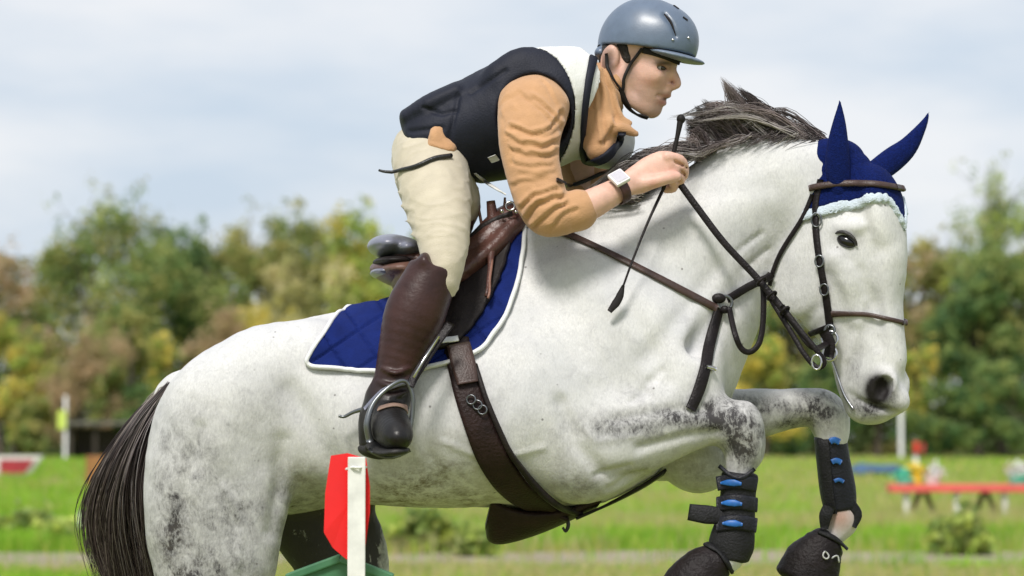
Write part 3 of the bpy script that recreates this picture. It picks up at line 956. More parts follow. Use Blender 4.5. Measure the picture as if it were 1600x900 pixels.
# near hand: palm, four curled fingers, thumb
bf.chain(rows([(992, 283, -.198, 20, .020), (1014, 271, -.19, 25, .022), (1036, 262, -.182, 26, .021), (1048, 258, -.178, 22, .018)]), k=0.012)
FING = [
    [(1042, 245, -.190, 8.5), (1062, 250, -.178, 8.2), (1069, 264, -.160, 7.6), (1058, 272, -.148, 7)],        # index
    [(1044, 254, -.185, 8.5), (1064, 260, -.170, 8.4), (1068, 274, -.152, 7.6), (1054, 280, -.142, 7)],
    [(1042, 265, -.180, 8.2), (1060, 272, -.166, 8), (1062, 285, -.150, 7.4), (1048, 288, -.140, 6.8)],
    [(1036, 274, -.176, 7.6), (1051, 283, -.164, 7.2), (1052, 294, -.150, 6.6), (1040, 296, -.142, 6)]]
for f_ in FING:
    bf.chain(rows(f_), k=0.0025, kj=0.001, sub=3)
bf.chain(rows([(1003, 288, -.205, 13), (1022, 284, -.215, 10.5), (1042, 279, -.212, 9), (1057, 276, -.200, 8)]), k=0.008, sub=3)   # thumb
for g_ in [[(1046, 251, -.197, 2.0), (1060, 255, -.186, 2.4), (1072, 263, -.168, 2.2), (1070, 270, -.156, 2)], [(1046, 261, -.192, 2.0), (1058, 266, -.180, 2.4), (1069, 272, -.166, 2.2), (1066, 282, -.15, 2)], [(1042, 270, -.188, 2.0), (1056, 276, -.176, 2.4), (1062, 284, -.164, 2.2)]]:
    bf.chain(rows(g_), k=0.004, mode='sub', sub=3)
for q in [(1043, 247, -.197), (1046, 256, -.193), (1043, 266, -.190)]:
    bf.ell(P(*q), (px(7), .007, px(6)), k=0.006)
# far hand, mirrored idea
bf.chain(rows([(1028, 284, .18, 18, .018), (1048, 280, .165, 24, .02), (1062, 282, .155, 20, .018)]), k=0.012)
for k_, (a, b) in enumerate([(1060, 270), (1064, 280), (1062, 290), (1056, 298)]):
    bf.chain(rows([(a - 6, b, .165, 8), (a + 12, b + 6, .15, 8), (a + 12, b + 18, .13, 7.4), (a, b + 20, .122, 7)]), k=0.004, sub=3)
bf.chain(rows([(1034, 272, .17, 12), (1052, 264, .15, 10), (1066, 268, .135, 8)]), k=0.008, sub=3)
rV, rF = bf.surface(1)
ru, rv = UV(rV)
def rblob(u, v, a, b, k=1.0):
    return k * np.exp(-(((ru - u) / a) ** 2 + ((rv - v) / b) ** 2))
skinc = np.tile(np.array([.64, .395, .315]), (len(rV), 1))
n_ = fbm(rV, 60, 3, 2)[:, None]
skinc *= 0.9 + .2 * n_
def tint(w, c):
    global skinc
    w = np.clip(w, 0, 1)[:, None]
    skinc = skinc * (1 - w) + np.array(c) * w
headm = (rv < 190) & (ru > 940)
tint(rblob(1050, 130, 13, 9, .30) * headm, (.60, .25, .20))          # nose
tint(rblob(1016, 128, 13, 7, .38) * headm, (.58, .24, .18))           # cheek
tint(rblob(1000, 150, 26, 20, .22) * headm, (.36, .25, .21))          # shaven jaw
tint(rblob(1028, 172, 22, 10, .22) * headm, (.36, .25, .21))
tint(rblob(1040, 145, 12, 4, .30) * headm, (.36, .25, .21))
tint(rblob(1041, 149, 9, 3.2, .8) * headm, (.50, .20, .18))            # lips
tint(rblob(1035, 160, 9, 4, .85) * headm, (.50, .20, .18))
tint(rblob(1041, 154.5, 9, 2.6, 1.0) * headm, (.06, .02, .02))
tint(rblob(1038, 99, 20, 4.6, 1.0) * headm, (.06, .04, .03))            # eyebrow
tint(rblob(966, 104, 6, 12, .4) * headm, (.55, .22, .16))
tint(rblob(984, 108, 8, 18, .75) * headm, (.10, .07, .055))              # sideburn
tint(rblob(950, 100, 12, 26, .95) * headm, (.05, .035, .03))            # hair at the nape
stub = np.maximum.reduce([rblob(998, 152, 26, 20), rblob(1020, 170, 22, 12), rblob(1036, 146, 10, 4)]) * headm
tint(stub * .34, (.24, .18, .16))
tint(rblob(1040, 107, 14, 6, .75) * headm, (.20, .10, .075))  # shadow round the eye, put into the skin colour
hand = (ru > 985) & (ru < 1090) & (rv > 230) & (rv < 300)
tint(rblob(1022, 288, 10, 6, .35) * hand, (.55, .20, .15))
tint(rblob(1052, 268, 10, 8, .3) * hand, (.56, .22, .17))
EYE = None
person = thing('person', 'rider in camel shirt and dark vest crouched forward over the horse', 'person', P(668, 330))
mat('skin', (1, 1, 1), rough=.48, var=.06, vscale=60, attr='skin', spec=.4, bump=.12, bscale=260)
MATS['skin'].node_tree.nodes['Principled BSDF'].inputs['Subsurface Weight'].default_value = 0.08
MATS['skin'].node_tree.nodes['Principled BSDF'].inputs['Subsurface Radius'].default_value = (.01, .004, .002)
me = mesh_np('person_body', rV, rF)
setcol(me, 'skin', skinc)
link('body', me, 'skin', person)
RB = bvh_of(rV, rF)
mat('eye_white', (.42, .39, .37), rough=.2, var=.05)
mat('iris', (.03, .02, .015), rough=.1, var=.1)
for s_ in (-1, 1):
    ey = link('eyeball', uv_sphere_mesh('eyeball', Q(1037.5, 109, s_ * .0335), (.0115, .0115, .0115), AX), 'eye_white', person)
    link('iris', uv_sphere_mesh('iris', Q(1037.5, 109, s_ * .0335) + FX * .0082 + FL * s_ * .0030 + np.array((0, 0, -.001)), (.0074, .0074, .0074), AX, 12, 8), 'iris', ey)

# ---- shirt: sleeves and collar, with folds
mat('camel_cloth', lin(184, 141, 102), rough=.85, var=.10, vscale=16, bump=.25, bscale=300, sheen=.25)
sf = Field((lo[0], -0.42, P(0, 400)[2]), (P(1120, 0)[0], 0.42, P(0, 40)[2]), 0.005)
SLV = [(834, 166, -.175, 55, .070), (827, 210, -.225, 48, .062), (832, 262, -.250, 42, .056), (848, 316, -.266, 40, .053), (862, 334, -.266, 36, .050), (890, 331, -.256, 31, .045), (903, 328, -.252, 29, .041)]
sf.chain(rows(SLV), k=0)
sf.chain(rows([(885, 165, .17, 54, .07), (905, 235, .23, 46, .06), (925, 298, .25, 40, .055), (950, 302, .245, 34, .05)]), k=0)
# torso under the vest, hem that peeps out behind the vest
sf.chain(rows([(a, b, c, d * .93, e * .93) for a, b, c, d, e in TORSO[1:]]), k=0.03, lat=TL, cap=.4)
sf.ell(P(684, 214, -.148), (px(15), .034, px(20)), k=0.02)
sf.ell(P(690, 232, -.155), (px(24), .030, px(15)), k=0.02)
sf.ell(P(676, 226, -.165), (px(6), .02, px(20)), k=0.01)
# stand collar and bunched cloth round the neck
sf.chain(rows([(902, 152, -.01, 50, .078), (932, 143, -.02, 45, .070), (948, 138, -.025, 40, .064)]), k=0.02)
sf.chain(rows([(952, 196, -.105, 10), (975, 202, -.105, 8), (994, 209, -.098, 5)]), k=0.016)
sf.chain(rows([(942, 110, -.086, 5), (955, 150, -.092, 6), (968, 182, -.096, 6), (985, 192, -.094, 4)]), k=0.014)
sf.chain(rows([(925, 150, -.05, 40, .05), (932, 195, -.07, 34, .045), (936, 232, -.085, 22, .035)]), k=.02)
sf.chain(rows([(930, 112, -.085, 5), (938, 160, -.10, 5), (944, 215, -.118, 4)]), k=0.014)
def folds(F, lst, r, k=0.007, mode='add'):
    for f_ in lst:
        F.chain(rows([(a, b, y, r * w) for a, b, y, w in f_]), k=k, sub=3, mode=mode)
# cuff rim
sf.chain(rows([(897, 330, -.255, 32, .046), (904, 328, -.252, 32, .045)]), k=0.004)
vV, vF = sf.surface(1)
vn_ = vnormals(vV, vF)
vV += vn_ * ((fbm(vV, 22, 3, 9) - .5) * .005)[:, None]
su_, sv_ = UV(vV)
_uv = np.stack([su_, sv_], 1) + (np.stack([fbm(vV, 30, 2, 51), fbm(vV, 30, 2, 52)], 1) - .5) * 9
_nr = np.clip(-vn_[:, 1] * 1.6, 0, 1)
CREASE = [([(668, 190), (674, 215), (672, 240)], .8), ([(684, 182), (690, 210), (694, 238)], .9), ([(676, 226), (692, 232), (708, 236)], .7), ([(795, 213), (812, 226), (832, 231)], .6), ([(842, 206), (862, 204), (878, 190)], .6), ([(812, 262), (840, 268), (866, 262)], .5), ([(824, 328), (846, 306), (866, 297)], .6), ([(770, 170), (790, 150), (815, 135)], .35), ([(845, 120), (865, 145), (880, 175)], .5),([(833, 145), (858, 166), (877, 193)], 1.0), ([(818, 140), (848, 168), (866, 190)], .7), ([(800, 191), (830, 206), (860, 194), (874, 168)], 1.1), ([(793, 204), (817, 219), (847, 224), (872, 212)], 1.2),
          ([(797, 224), (822, 237), (860, 236), (874, 226)], 1.1), ([(786, 176), (792, 205), (800, 240)], .7), ([(800, 246), (830, 256), (862, 252)], .6), ([(813, 320), (833, 299), (868, 288)], 1.0),
          ([(820, 338), (841, 312), (874, 300)], 1.2), ([(830, 352), (854, 326), (884, 313)], 1.1), ([(800, 285), (822, 276), (856, 270)], .6), ([(858, 350), (880, 330), (900, 322)], .7), ([(805, 165), (812, 195), (820, 225)], .4)]
for pl, am in CREASE:
    _d = seg_dist(_uv, pl)
    _v = seg_dist(_uv, [(x_ + 1, y_ + 8) for x_, y_ in pl])
    vV += vn_ * (am * (.0046 * np.exp(-(_d / 3.4) ** 2) - .0058 * np.exp(-(_v / 3.2) ** 2)) * _nr)[:, None]
sf_dark = None
NECKC = [[(935, 108), (946, 150), (958, 190)], [(925, 120), (932, 170), (938, 220)], [(946, 104), (960, 140), (976, 176)], [(952, 200), (940, 222)]]
for pl in NECKC:
    vV += vn_ * (.004 * np.exp(-(seg_dist(_uv, pl) / 4.0) ** 2) - .007 * np.exp(-(seg_dist(_uv, [(x_ + 8, y_ + 2) for x_, y_ in pl]) / 4.0) ** 2))[:, None]
link('shirt', mesh_np('shirt', vV, vF), 'camel_cloth', person)
SB = bvh_of(vV, vF)

# ---- body protector vest: dark shell, pale front panel
mat('navy_shell', lin(24, 27, 40), rough=.62, var=.16, vscale=22, bump=.16, bscale=220, spec=.25)
mat('pale_panel', (.66, .665, .65), rough=.8, var=.06, vscale=20, bump=.2, bscale=240)
vf = Field((P(600, 0)[0], -0.30, P(0, 330)[2]), (P(1010, 0)[0], 0.30, P(0, 50)[2]), 0.005)
VT = [(686, 230, 0, 60, .165), (702, 222, 0, 70, .172), (760, 200, 0, 82, .182), (822, 180, 0, 92, .200), (866, 164, 0, 88, .192), (898, 150, 0, 70, .150)]
vf.chain(rows(VT), k=0, lat=TL)
for s_ in (-1, 1):      # shoulder straps
    c = P(862, 118, 0)
    vf.chain([[*(P(812, 134, 0) + TL * s_ * .14), px(28), .04], [*(P(846, 116, 0) + TL * s_ * .14), px(30), .04], [*(P(894, 128, 0) + TL * s_ * .13), px(34), .04]], k=0.03)
# lower pad at the small of the back
vf.chain(rows([(642, 197, 0, 22, .12), (676, 184, 0, 28, .15), (720, 164, 0, 28, .15)]), k=0.012, lat=TL, cap=.4)
vf.ell(P(948, 222, .07), (px(46), .09, px(44)), k=.04)
# openings: arm holes, neck, V in front, lower hem
arm_c = P(834, 172, -.20)
vf.chain([[*P(836, 178, -.145), px(56), px(62)], [*P(826, 186, -.42), px(66), px(72)]], k=0.010, mode='sub', lat=(0, 0, 1), sub=1)
c2 = P(895, 150, .2)
vf.chain([[*P(895, 155, .15), px(48), px(54)], [*P(900, 160, .42), px(60), px(66)]], k=0.010, mode='sub', lat=(0, 0, 1), sub=1)
vf.chain(rows([(960, 70, -.02, 46, .08), (948, 130, -.045, 48, .08), (938, 180, -.085, 36, .07), (934, 228, -.10, 20, .05)]), k=0.008, mode='sub')
_hn = np.cross(P(800, 312, 0) - P(612, 210, 0), (0, 1, 0))
vf.cut(P(626, 196, 0), np.array([-1.0, 0, -.40]), k=.02)
vf.cut(P(612, 210, 0), _hn if _hn[2] < 0 else -_hn, k=0.01)
# split: dark shell round the arm hole and over the back, pale front
ce, _o = P(826, 172, -.15), None
X, Y, Z = vf.xyz(tuple(slice(0, m) for m in vf.n))
el = (np.sqrt(((X - ce[0]) / px(70)) ** 2 + ((Z - ce[2]) / px(98)) ** 2) - 1) * px(70)
el = np.minimum(el, X - P(836, 0)[0]) + 0 * Y
shell, panel = vf.copy(), vf.copy()
shell.f = np.maximum(shell.f - .002, el).astype(np.float32)
panel.f = np.maximum(panel.f, -el + .001).astype(np.float32)
a, b = shell.surface(1)
# quilting seam lines pressed into the shell
su, sv = UV(a)
suv = np.stack([su, sv], 1)
sn = vnormals(a, b)
for ln in [[(716, 150), (708, 190), (700, 230), (722, 268)], [(660, 168), (690, 178), (712, 172)], [(735, 145), (790, 110)], [(640, 205), (690, 200)]]:
    a -= sn * (0.006 * np.exp(-(seg_dist(suv, ln) / 3.5) ** 2))[:, None]
link('vest_shell', mesh_np('vest_shell', a, b), 'navy_shell', person)
VB = bvh_of(a, b)
a2, b2 = panel.surface(1)
pu, pv = UV(a2)
pn_ = vnormals(a2, b2)
a2 += pn_ * ((fbm(a2, 14, 3, 4) - .5) * .012)[:, None]
link('vest_front', mesh_np('vest_front', a2, b2), 'pale_panel', person)
PB = bvh_of(np.vstack([a, a2, vV]), np.vstack([b, b2 + len(a), vF + len(a) + len(a2)]))
RSB = bvh_of(np.vstack([rV, vV]), np.vstack([rF, vF + len(rV)]))

# ---- breeches
mat('beige_breeches', lin(186, 177, 158), rough=.85, var=.07, vscale=24, bump=.22, bscale=320, sheen=.2)
qf = Field((P(590, 0)[0], -0.50, P(0, 480)[2]), (P(800, 0)[0], 0.50, P(0, 180)[2]), 0.005)
qf.chain(rows([(672, 254, 0, 48, .150), (672, 268, 0, 53, .168), (690, 295, 0, 52, .16)]), k=0)
for s_ in (-1, 1):
    qf.chain(rows([(675, 264, s_ * .11, 56, .085), (682, 308, s_ * .19, 52, .082), (691, 360, s_ * .265, 42, .070), (693, 405, s_ * .32, 33, .055), (690, 440, s_ * .335, 27, .048)]), k=0.03)
    qf.ell(P(655, 264, s_ * .09), (px(31), .08, px(44)), k=0.03)
    folds(qf, [[(622, 300, s_ * .18, .4), (646, 306, s_ * .235, 1), (676, 312, s_ * .25, .4)], [(628, 322, s_ * .2, .4), (650, 328, s_ * .265, 1), (680, 334, s_ * .285, .4)],
               [(632, 345, s_ * .22, .4), (655, 350, s_ * .29, 1), (684, 356, s_ * .31, .4)], [(640, 366, s_ * .24, .4), (660, 371, s_ * .315, 1), (686, 376, s_ * .33, .3)],
               [(620, 280, s_ * .15, .3), (640, 284, s_ * .20, .9), (668, 286, s_ * .22, .3)], [(700, 270, s_ * .19, .4), (722, 292, s_ * .215, .8), (738, 316, s_ * .20, .3)]], 2.3, k=.012)
a, b = qf.surface(1)
_n = vnormals(a, b)
_q = a + (fbm(a, 6, 2, 77)[:, None] - .5) * .08
a += _n * (.0022 * (1 - np.abs(2 * noise3(_q * np.array([.5, .8, 2.0]), 26, 78) - 1)) ** 4)[:, None]
link('breeches', mesh_np('breeches', a, b), 'beige_breeches', person)
QB = bvh_of(a, b)
# waistband / belt
mat('black_leather', (.012, .012, .014), rough=.38, var=.3, vscale=30, bump=.25, bscale=180)

# ---- tall riding boots
mat('brown_boot', (1, 1, 1), rough=.42, var=.3, vscale=14, bump=.10, bscale=120, rvar=.12, coat=.05, spec=.3, attr='tone')
mat('boot_sole', (.012, .011, .011), rough=.6, var=.2)
mat('worn_toe', lin(128, 105, 92), rough=.6, var=.2, vscale=60)
def boot(s_):
    F = Field((P(540, 0)[0], min(s_ * .24, s_ * .62), P(0, 740)[2]), (P(730, 0)[0], max(s_ * .24, s_ * .62), P(0, 380)[2]), 0.004)
    y = lambda q: s_ * q
    leg = [(684, 402, y(.325), 34, .060), (670, 440, y(.335), 40, .062), (648, 490, y(.345), 45, .064), (630, 545, y(.350), 37, .055), (616, 590, y(.355), 30, .047), (607, 620, y(.358), 31, .048)]
    F.chain(rows(leg), k=0)
    F.cut(P(678, 416, y(.33)), P(690, 365, y(.33)) - P(648, 520, y(.33)), k=.006)
    F.ell(P(664, 408, y(.345)), (px(10), .045, px(13)), k=.02)                     # raised top at the back
    # foot: heel back left, toe forward and out towards the viewer
    F.chain(rows([(604, 630, y(.360), 32, .046), (592, 664, y(.365), 30, .042), (586, 690, y(.365), 24, .038)]), k=.02)
    F.chain(rows([(598, 650, y(.375), 32, .046), (606, 660, y(.42), 31, .047), (614, 672, y(.48), 28, .046), (620, 680, y(.53), 23, .038), (622, 684, y(.555), 16, .026)]), k=.02)
    # ankle creases
    folds(F, [[(590, 596, y(.39), .5), (612, 603, y(.41), 1), (640, 592, y(.39), .5)], [(586, 616, y(.39), .5), (608, 622, y(.412), 1), (636, 612, y(.395), .5)],
              [(596, 575, y(.39), .4), (618, 583, y(.408), .8), (642, 574, y(.39), .4)]], 4.5, k=.007)
    a, b = F.surface(1)
    me_ = mesh_np('riding_boot', a, b)
    bu, bv_ = UV(a)
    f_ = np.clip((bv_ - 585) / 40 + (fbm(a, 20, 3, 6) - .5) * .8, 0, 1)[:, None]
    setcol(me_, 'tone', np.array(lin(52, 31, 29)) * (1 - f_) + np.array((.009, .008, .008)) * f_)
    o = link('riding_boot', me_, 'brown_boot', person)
    # sole and heel block
    F2 = Field((P(540, 0)[0], min(s_ * .24, s_ * .62), P(0, 745)[2]), (P(730, 0)[0], max(s_ * .24, s_ * .62), P(0, 640)[2]), 0.004)
    F2.chain(rows([(580, 704, y(.36), 11, .036), (588, 706, y(.385), 11, .036)]), k=0, cap=.6)
    F2.chain(rows([(592, 694, y(.40), 7, .034), (606, 702, y(.46), 6.5, .042), (616, 706, y(.53), 6, .036), (620, 706, y(.56), 5, .02)]), k=.004, lat=(1, 0, 0.1))
    a2, b2 = F2.surface(1)
    link('sole', mesh_np('sole', a2, b2), 'boot_sole', o)
    return o, bvh_of(a, b)
bootN, BB = boot(-1)
bootF, _ = boot(1)
# ================================================================== TACK
mat('strap_leather', lin(24, 19, 21), rough=.42, spec=.22, var=.3, vscale=40, bump=.25, bscale=220, rvar=.1)
mat('brown_strap', lin(60, 42, 37), rough=.45, var=.25, vscale=40, bump=.2, bscale=220)
mat('saddle_tan', lin(100, 72, 62), rough=.45, var=.2, vscale=20, bump=.2, bscale=160)
mat('saddle_leather', lin(82, 52, 46), rough=.40, var=.3, vscale=18, bump=.28, bscale=160, rvar=.1, coat=.1)
mat('saddle_dark', (.016, .012, .012), rough=.5, spec=.22, var=.3, vscale=25, bump=.2, bscale=160)
mat('saddle_edge', lin(128, 92, 80), rough=.4, var=.2, vscale=30, bump=.2, bscale=160)
mat('cantle_leather', lin(104, 106, 122), rough=.34, var=.2, vscale=20, bump=.15, bscale=150, coat=.4)
mat('girth_leather', lin(38, 25, 24), rough=.5, spec=.22, var=.4, vscale=20, bump=.35, bscale=130, rvar=.12)
mat('steel', (.55, .55, .56), rough=.22, var=.1, metal=1.0)
mat('dark_steel', (.16, .17, .18), rough=.32, var=.2, metal=.8)
mat('navy_cloth', lin(12, 31, 94), rough=.88, var=.14, vscale=30, bump=.35, bscale=330, spec=.2)
mat('bonnet_knit', lin(12, 30, 92), rough=.9, var=.35, vscale=150, bump=.9, bscale=300, spec=.15, stretch=(1, 1, 1.8))
mat('white_trim', (.70, .71, .72), rough=.75, var=.06, bump=.2, bscale=300)
mat('trim_blue_white', (.58, .66, .74), rough=.85, var=.08, bump=.6, bscale=300)
mat('black_neoprene', (.013, .013, .015), rough=.58, spec=.22, var=.3, vscale=30, bump=.35, bscale=180)
mat('boot_shell', lin(30, 31, 38), rough=.45, spec=.22, var=.25, vscale=30, bump=.3, bscale=160)
mat('blue_logo', lin(26, 88, 158), rough=.45, var=.25, vscale=60)
mat('grey_logo', (.45, .45, .45), rough=.5, var=.1)

def surf_pts(uvs, bvh, off, n, fall=None):
    """photo points -> points lying on the body; a third value is an explicit depth off the body"""
    uvs = [tuple(p) + (np.nan,) * (3 - len(p)) for p in uvs]
    base = np.array([p[:2] for p in uvs], float)
    E = crom(base, n) if len(base) > 1 else base
    pos, nor = [], []
    for u, v in E:
        p, q = hit(bvh, u, v)
        pos.append(p); nor.append(q)
    good = [i for i in range(n) if pos[i] is not None]
    if not good:
        return np.array([P(u, v, fall if fall is not None else -.1) for u, v in E]), np.tile([0, -1.0, 0], (n, 1))
    for i in range(n):
        if pos[i] is None:
            g = min(good, key=lambda k: abs(k - i))
            y = pos[g][1]
            pos[i] = P(E[i][0], E[i][1], y if fall is None else fall); nor[i] = nor[g]
    pos, nor = np.array(pos), np.array(nor)
    for _ in range(3):
        pos[1:-1] = (pos[:-2] + 2 * pos[1:-1] + pos[2:]) / 4
        nor[1:-1] = (nor[:-2] + 2 * nor[1:-1] + nor[2:]) / 4
    nor /= np.linalg.norm(nor, axis=1, keepdims=True)
    return pos + nor * off, nor
def ribbon_mesh(name, pos, nor, w, th, closed=False):
    n = len(pos)
    w = np.full(n, w) if np.isscalar(w) else np.interp(np.linspace(0, 1, n), np.linspace(0, 1, len(w)), w)
    T = np.gradient(pos, axis=0)
    if closed:
        T = np.roll(pos, -1, 0) - np.roll(pos, 1, 0)
    T /= np.maximum(np.linalg.norm(T, axis=1, keepdims=True), 1e-9)
    Sd = np.cross(T, nor); Sd /= np.maximum(np.linalg.norm(Sd, axis=1, keepdims=True), 1e-9)
    N = np.cross(Sd, T)
    prof = [(-.5, 0), (-.5, .6), (-.36, 1), (.36, 1), (.5, .6), (.5, 0)]
    V = np.stack([pos + Sd * (a * w)[:, None] + N * (b * th - th * .3) for a, b in prof], 1).reshape(-1, 3)
    k = len(prof)
    F = []
    m = n if closed else n - 1
    for i in range(m):
        j = (i + 1) % n
        for a in range(k):
            b = (a + 1) % k
            F.append((i * k + a, i * k + b, j * k + b, j * k + a))
    if not closed:
        F += [(0, 1, 2, 5), (2, 3, 4, 5)]
        e = (n - 1) * k
        F += [(e, e + 5, e + 2, e + 1), (e + 2, e + 5, e + 4, e + 3)]
    return mesh_np(name, V, F, smooth=False)
def clip_uv(uvs, bvh):
    E = crom(np.array([p[:2] for p in uvs], float), 60)
    ok = [e for e in E if hit(bvh, *e)[0] is not None]
    return [tuple(e) for e in ok[::6]] + [tuple(ok[-1])] if len(ok) > 6 else uvs
def strap(name, uvs, w, th, m, parent, bvh=None, off=.003, n=None, fall=None):
    n = n or max(10, int(np.sum(np.linalg.norm(np.diff(np.array([p[:2] for p in uvs]), axis=0), axis=1)) / 6))
    pos, nor = surf_pts(uvs, bvh or HB, off, n, fall)
    return link(name, ribbon_mesh(name, pos, nor, w, th), m, parent)
def strap3(name, pts, w, th, m, parent, nor=(0, -1, 0), n=24):
    pos = crom(np.array(pts, float), n)
    return link(name, ribbon_mesh(name, pos, np.tile(np.array(nor, float), (n, 1)), w, th), m, parent)
def mirror(o, name, parent, fn):
    me = o.data.copy()
    co = np.zeros(len(me.vertices) * 3, np.float32); me.vertices.foreach_get('co', co)
    co = fn(co.reshape(-1, 3).astype(float))
    me.vertices.foreach_set('co', co.astype(np.float32).ravel())
    me.flip_normals(); me.update()
    q = link(name, me, None, parent)
    return q
ymir = lambda v: v * np.array([1, -1, 1])
_h0 = M(1290, 400)
def hmir(v):      # across the head's own middle plane
    d = (v - _h0) @ HL
    return v - 2 * d[:, None] * HL
def tube_mesh(name, pts, r, n=8, closed=False):
    pts = np.asarray(pts, float)
    m = len(pts)
    r = np.full(m, r) if np.isscalar(r) else np.interp(np.linspace(0, 1, m), np.linspace(0, 1, len(r)), r)
    T = (np.roll(pts, -1, 0) - np.roll(pts, 1, 0)) if closed else np.gradient(pts, axis=0)
    T /= np.maximum(np.linalg.norm(T, axis=1, keepdims=True), 1e-9)
    ref = np.array([.17, 1, .11]) if abs(T[:, 1]).mean() < .8 else np.array([1, .1, .2])
    A = np.cross(T, ref); A /= np.linalg.norm(A, axis=1, keepdims=True)
    B = np.cross(T, A)
    V = np.stack([pts + (A * math.cos(2 * math.pi * i / n) + B * math.sin(2 * math.pi * i / n)) * r[:, None] for i in range(n)], 1).reshape(-1, 3)
    F = []
    for i in range(m if closed else m - 1):
        j = (i + 1) % m
        for a in range(n):
            b = (a + 1) % n
            F.append((i * n + a, i * n + b, j * n + b, j * n + a))
    if not closed:
        for e in (0, (m - 1) * n):
            for a in range(1, n - 2, 2):
                F.append((e, e + a, e + a + 1, e + a + 2))
    return mesh_np(name, V, F)
def tube(name, pts, r, m, parent, n=8, closed=False):
    return link(name, tube_mesh(name, pts, r, n, closed), m, parent)
def ring_pts(c, r, nrmv=(0, -1, 0), n=24, ry=None):
    nv = nrm(nrmv)
    a = nrm(np.cross(nv, (0, 0, 1))) if abs(nv[2]) < .9 else np.array([1, 0, 0])
    b = np.cross(nv, a)
    return np.array([np.asarray(c) + a * math.cos(t) * r + b * math.sin(t) * (ry or r) for t in np.linspace(0, 2 * math.pi, n, endpoint=False)])
def coons(top, bot, left, right, nu, nv):
    """four boundary curves in photo pixels -> grid (nv, nu, 2)"""
    Tq, Bq, Lq, Rq = even(top, nu), even(bot, nu), even(left, nv), even(right, nv)
    u = np.linspace(0, 1, nu)[None, :, None]; v = np.linspace(0, 1, nv)[:, None, None]
    return (1 - v) * Tq[None] + v * Bq[None] + (1 - u) * Lq[:, None] + u * Rq[:, None] \
        - ((1 - u) * (1 - v) * Tq[0] + u * (1 - v) * Tq[-1] + (1 - u) * v * Bq[0] + u * v * Bq[-1])
def patch(name, grid, bvh, off, th, m, parent, relief=None, fall=None, smooth=4):
    nv, nu, _ = grid.shape
    pos = np.full((nv, nu, 3), np.nan); nor = np.zeros((nv, nu, 3))
    for i in range(nv):
        for j in range(nu):
            p, q = hit(bvh, *grid[i, j])
            if p is not None:
                pos[i, j] = p; nor[i, j] = q
    for i in range(nv):
        for j in range(nu):
            if np.isnan(pos[i, j, 0]):
                best = None
                for r in range(1, max(nv, nu)):
                    for a, b in ((i + r, j), (i - r, j), (i, j + r), (i, j - r)):
                        if 0 <= a < nv and 0 <= b < nu and nor[a, b].any():
                            best = (a, b); break
                    if best: break
                pos[i, j] = P(*grid[i, j], pos[best][1] if fall is None else fall)
                nor[i, j] = nor[best] * 0.0 + np.array([0, -1e-3, 0])
    nor[np.linalg.norm(nor, axis=2) < 1e-2] = [0, -1, 0]
    for arr in (pos, nor):
        for _ in range(smooth):
            arr[1:-1, 1:-1] = (arr[:-2, 1:-1] + arr[2:, 1:-1] + arr[1:-1, :-2] + arr[1:-1, 2:] + 2 * arr[1:-1, 1:-1]) / 6
    nor /= np.linalg.norm(nor, axis=2, keepdims=True)
    rel = relief(grid) if relief is not None else 0
    outer = pos + nor * (off + (rel[..., None] if relief is not None else 0))
    inner = pos + nor * (off - th)
    V = np.concatenate([outer.reshape(-1, 3), inner.reshape(-1, 3)])
    F = []
    N = nv * nu
    for i in range(nv - 1):
        for j in range(nu - 1):
            a = i * nu + j
            F.append((a, a + nu, a + nu + 1, a + 1))
            F.append((N + a, N + a + 1, N + a + nu + 1, N + a + nu))
    bd = [(i * nu, (i + 1) * nu) for i in range(nv - 1)] + [(((nv - 1) * nu) + j, (nv - 1) * nu + j + 1) for j in range(nu - 1)] \
        + [((i + 1) * nu + nu - 1, i * nu + nu - 1) for i in range(nv - 1)] + [(j + 1, j) for j in range(nu - 1)]
    for a, b in bd:
        F.append((a, N + a, N + b, b))
    return link(name, mesh_np(name, V, F), m, parent), outer, nor

# ---- saddle pad
pad = thing('saddle_pad', 'navy blue quilted saddle pad with white edging on the horse', 'saddle pad', P(640, 560, -.3))
p_top = [(556, 480), (610, 468), (680, 448), (745, 412), (790, 376), (822, 352)]
p_bot = [(477, 566), (486, 574), (510, 577), (600, 583), (680, 575), (730, 560), (754, 548)]
p_left = [(556, 480), (522, 502), (500, 530), (477, 566)]
p_right = [(822, 352), (817, 405), (806, 455), (786, 503), (754, 548)]
def quilt(g):
    a = (g[..., 0] * .62 + g[..., 1] * 1.0) / 58.0
    b = (g[..., 0] * 1.0 - g[..., 1] * .72) / 62.0
    f = lambda t: np.abs((t % 1.0) - .5) * 2
    d = np.minimum(1 - f(a), 1 - f(b))
    return -.008 * np.exp(-(d / .055) ** 2) + .004 * np.sqrt(np.clip(d, 0, 1))
g = coons(p_top, p_bot, p_left, p_right, 96, 64)
o, padO, padN = patch('quilted_cloth', g, HB, .012, .010, 'navy_cloth', pad, quilt)
mirror(o, 'quilted_cloth', pad, ymir)
edge = np.concatenate([padO[:, 0], padO[-1, 1:-1], padO[::-1, -1]])
en = np.concatenate([padN[:, 0], padN[-1, 1:-1], padN[::-1, -1]])
for _ in range(4):
    edge[1:-1] = (edge[:-2] + 2 * edge[1:-1] + edge[2:]) / 4
o = link('edging', ribbon_mesh('edging', edge - en * .003, en, .0105, .009), 'white_trim', pad)
mirror(o, 'edging', pad, ymir)

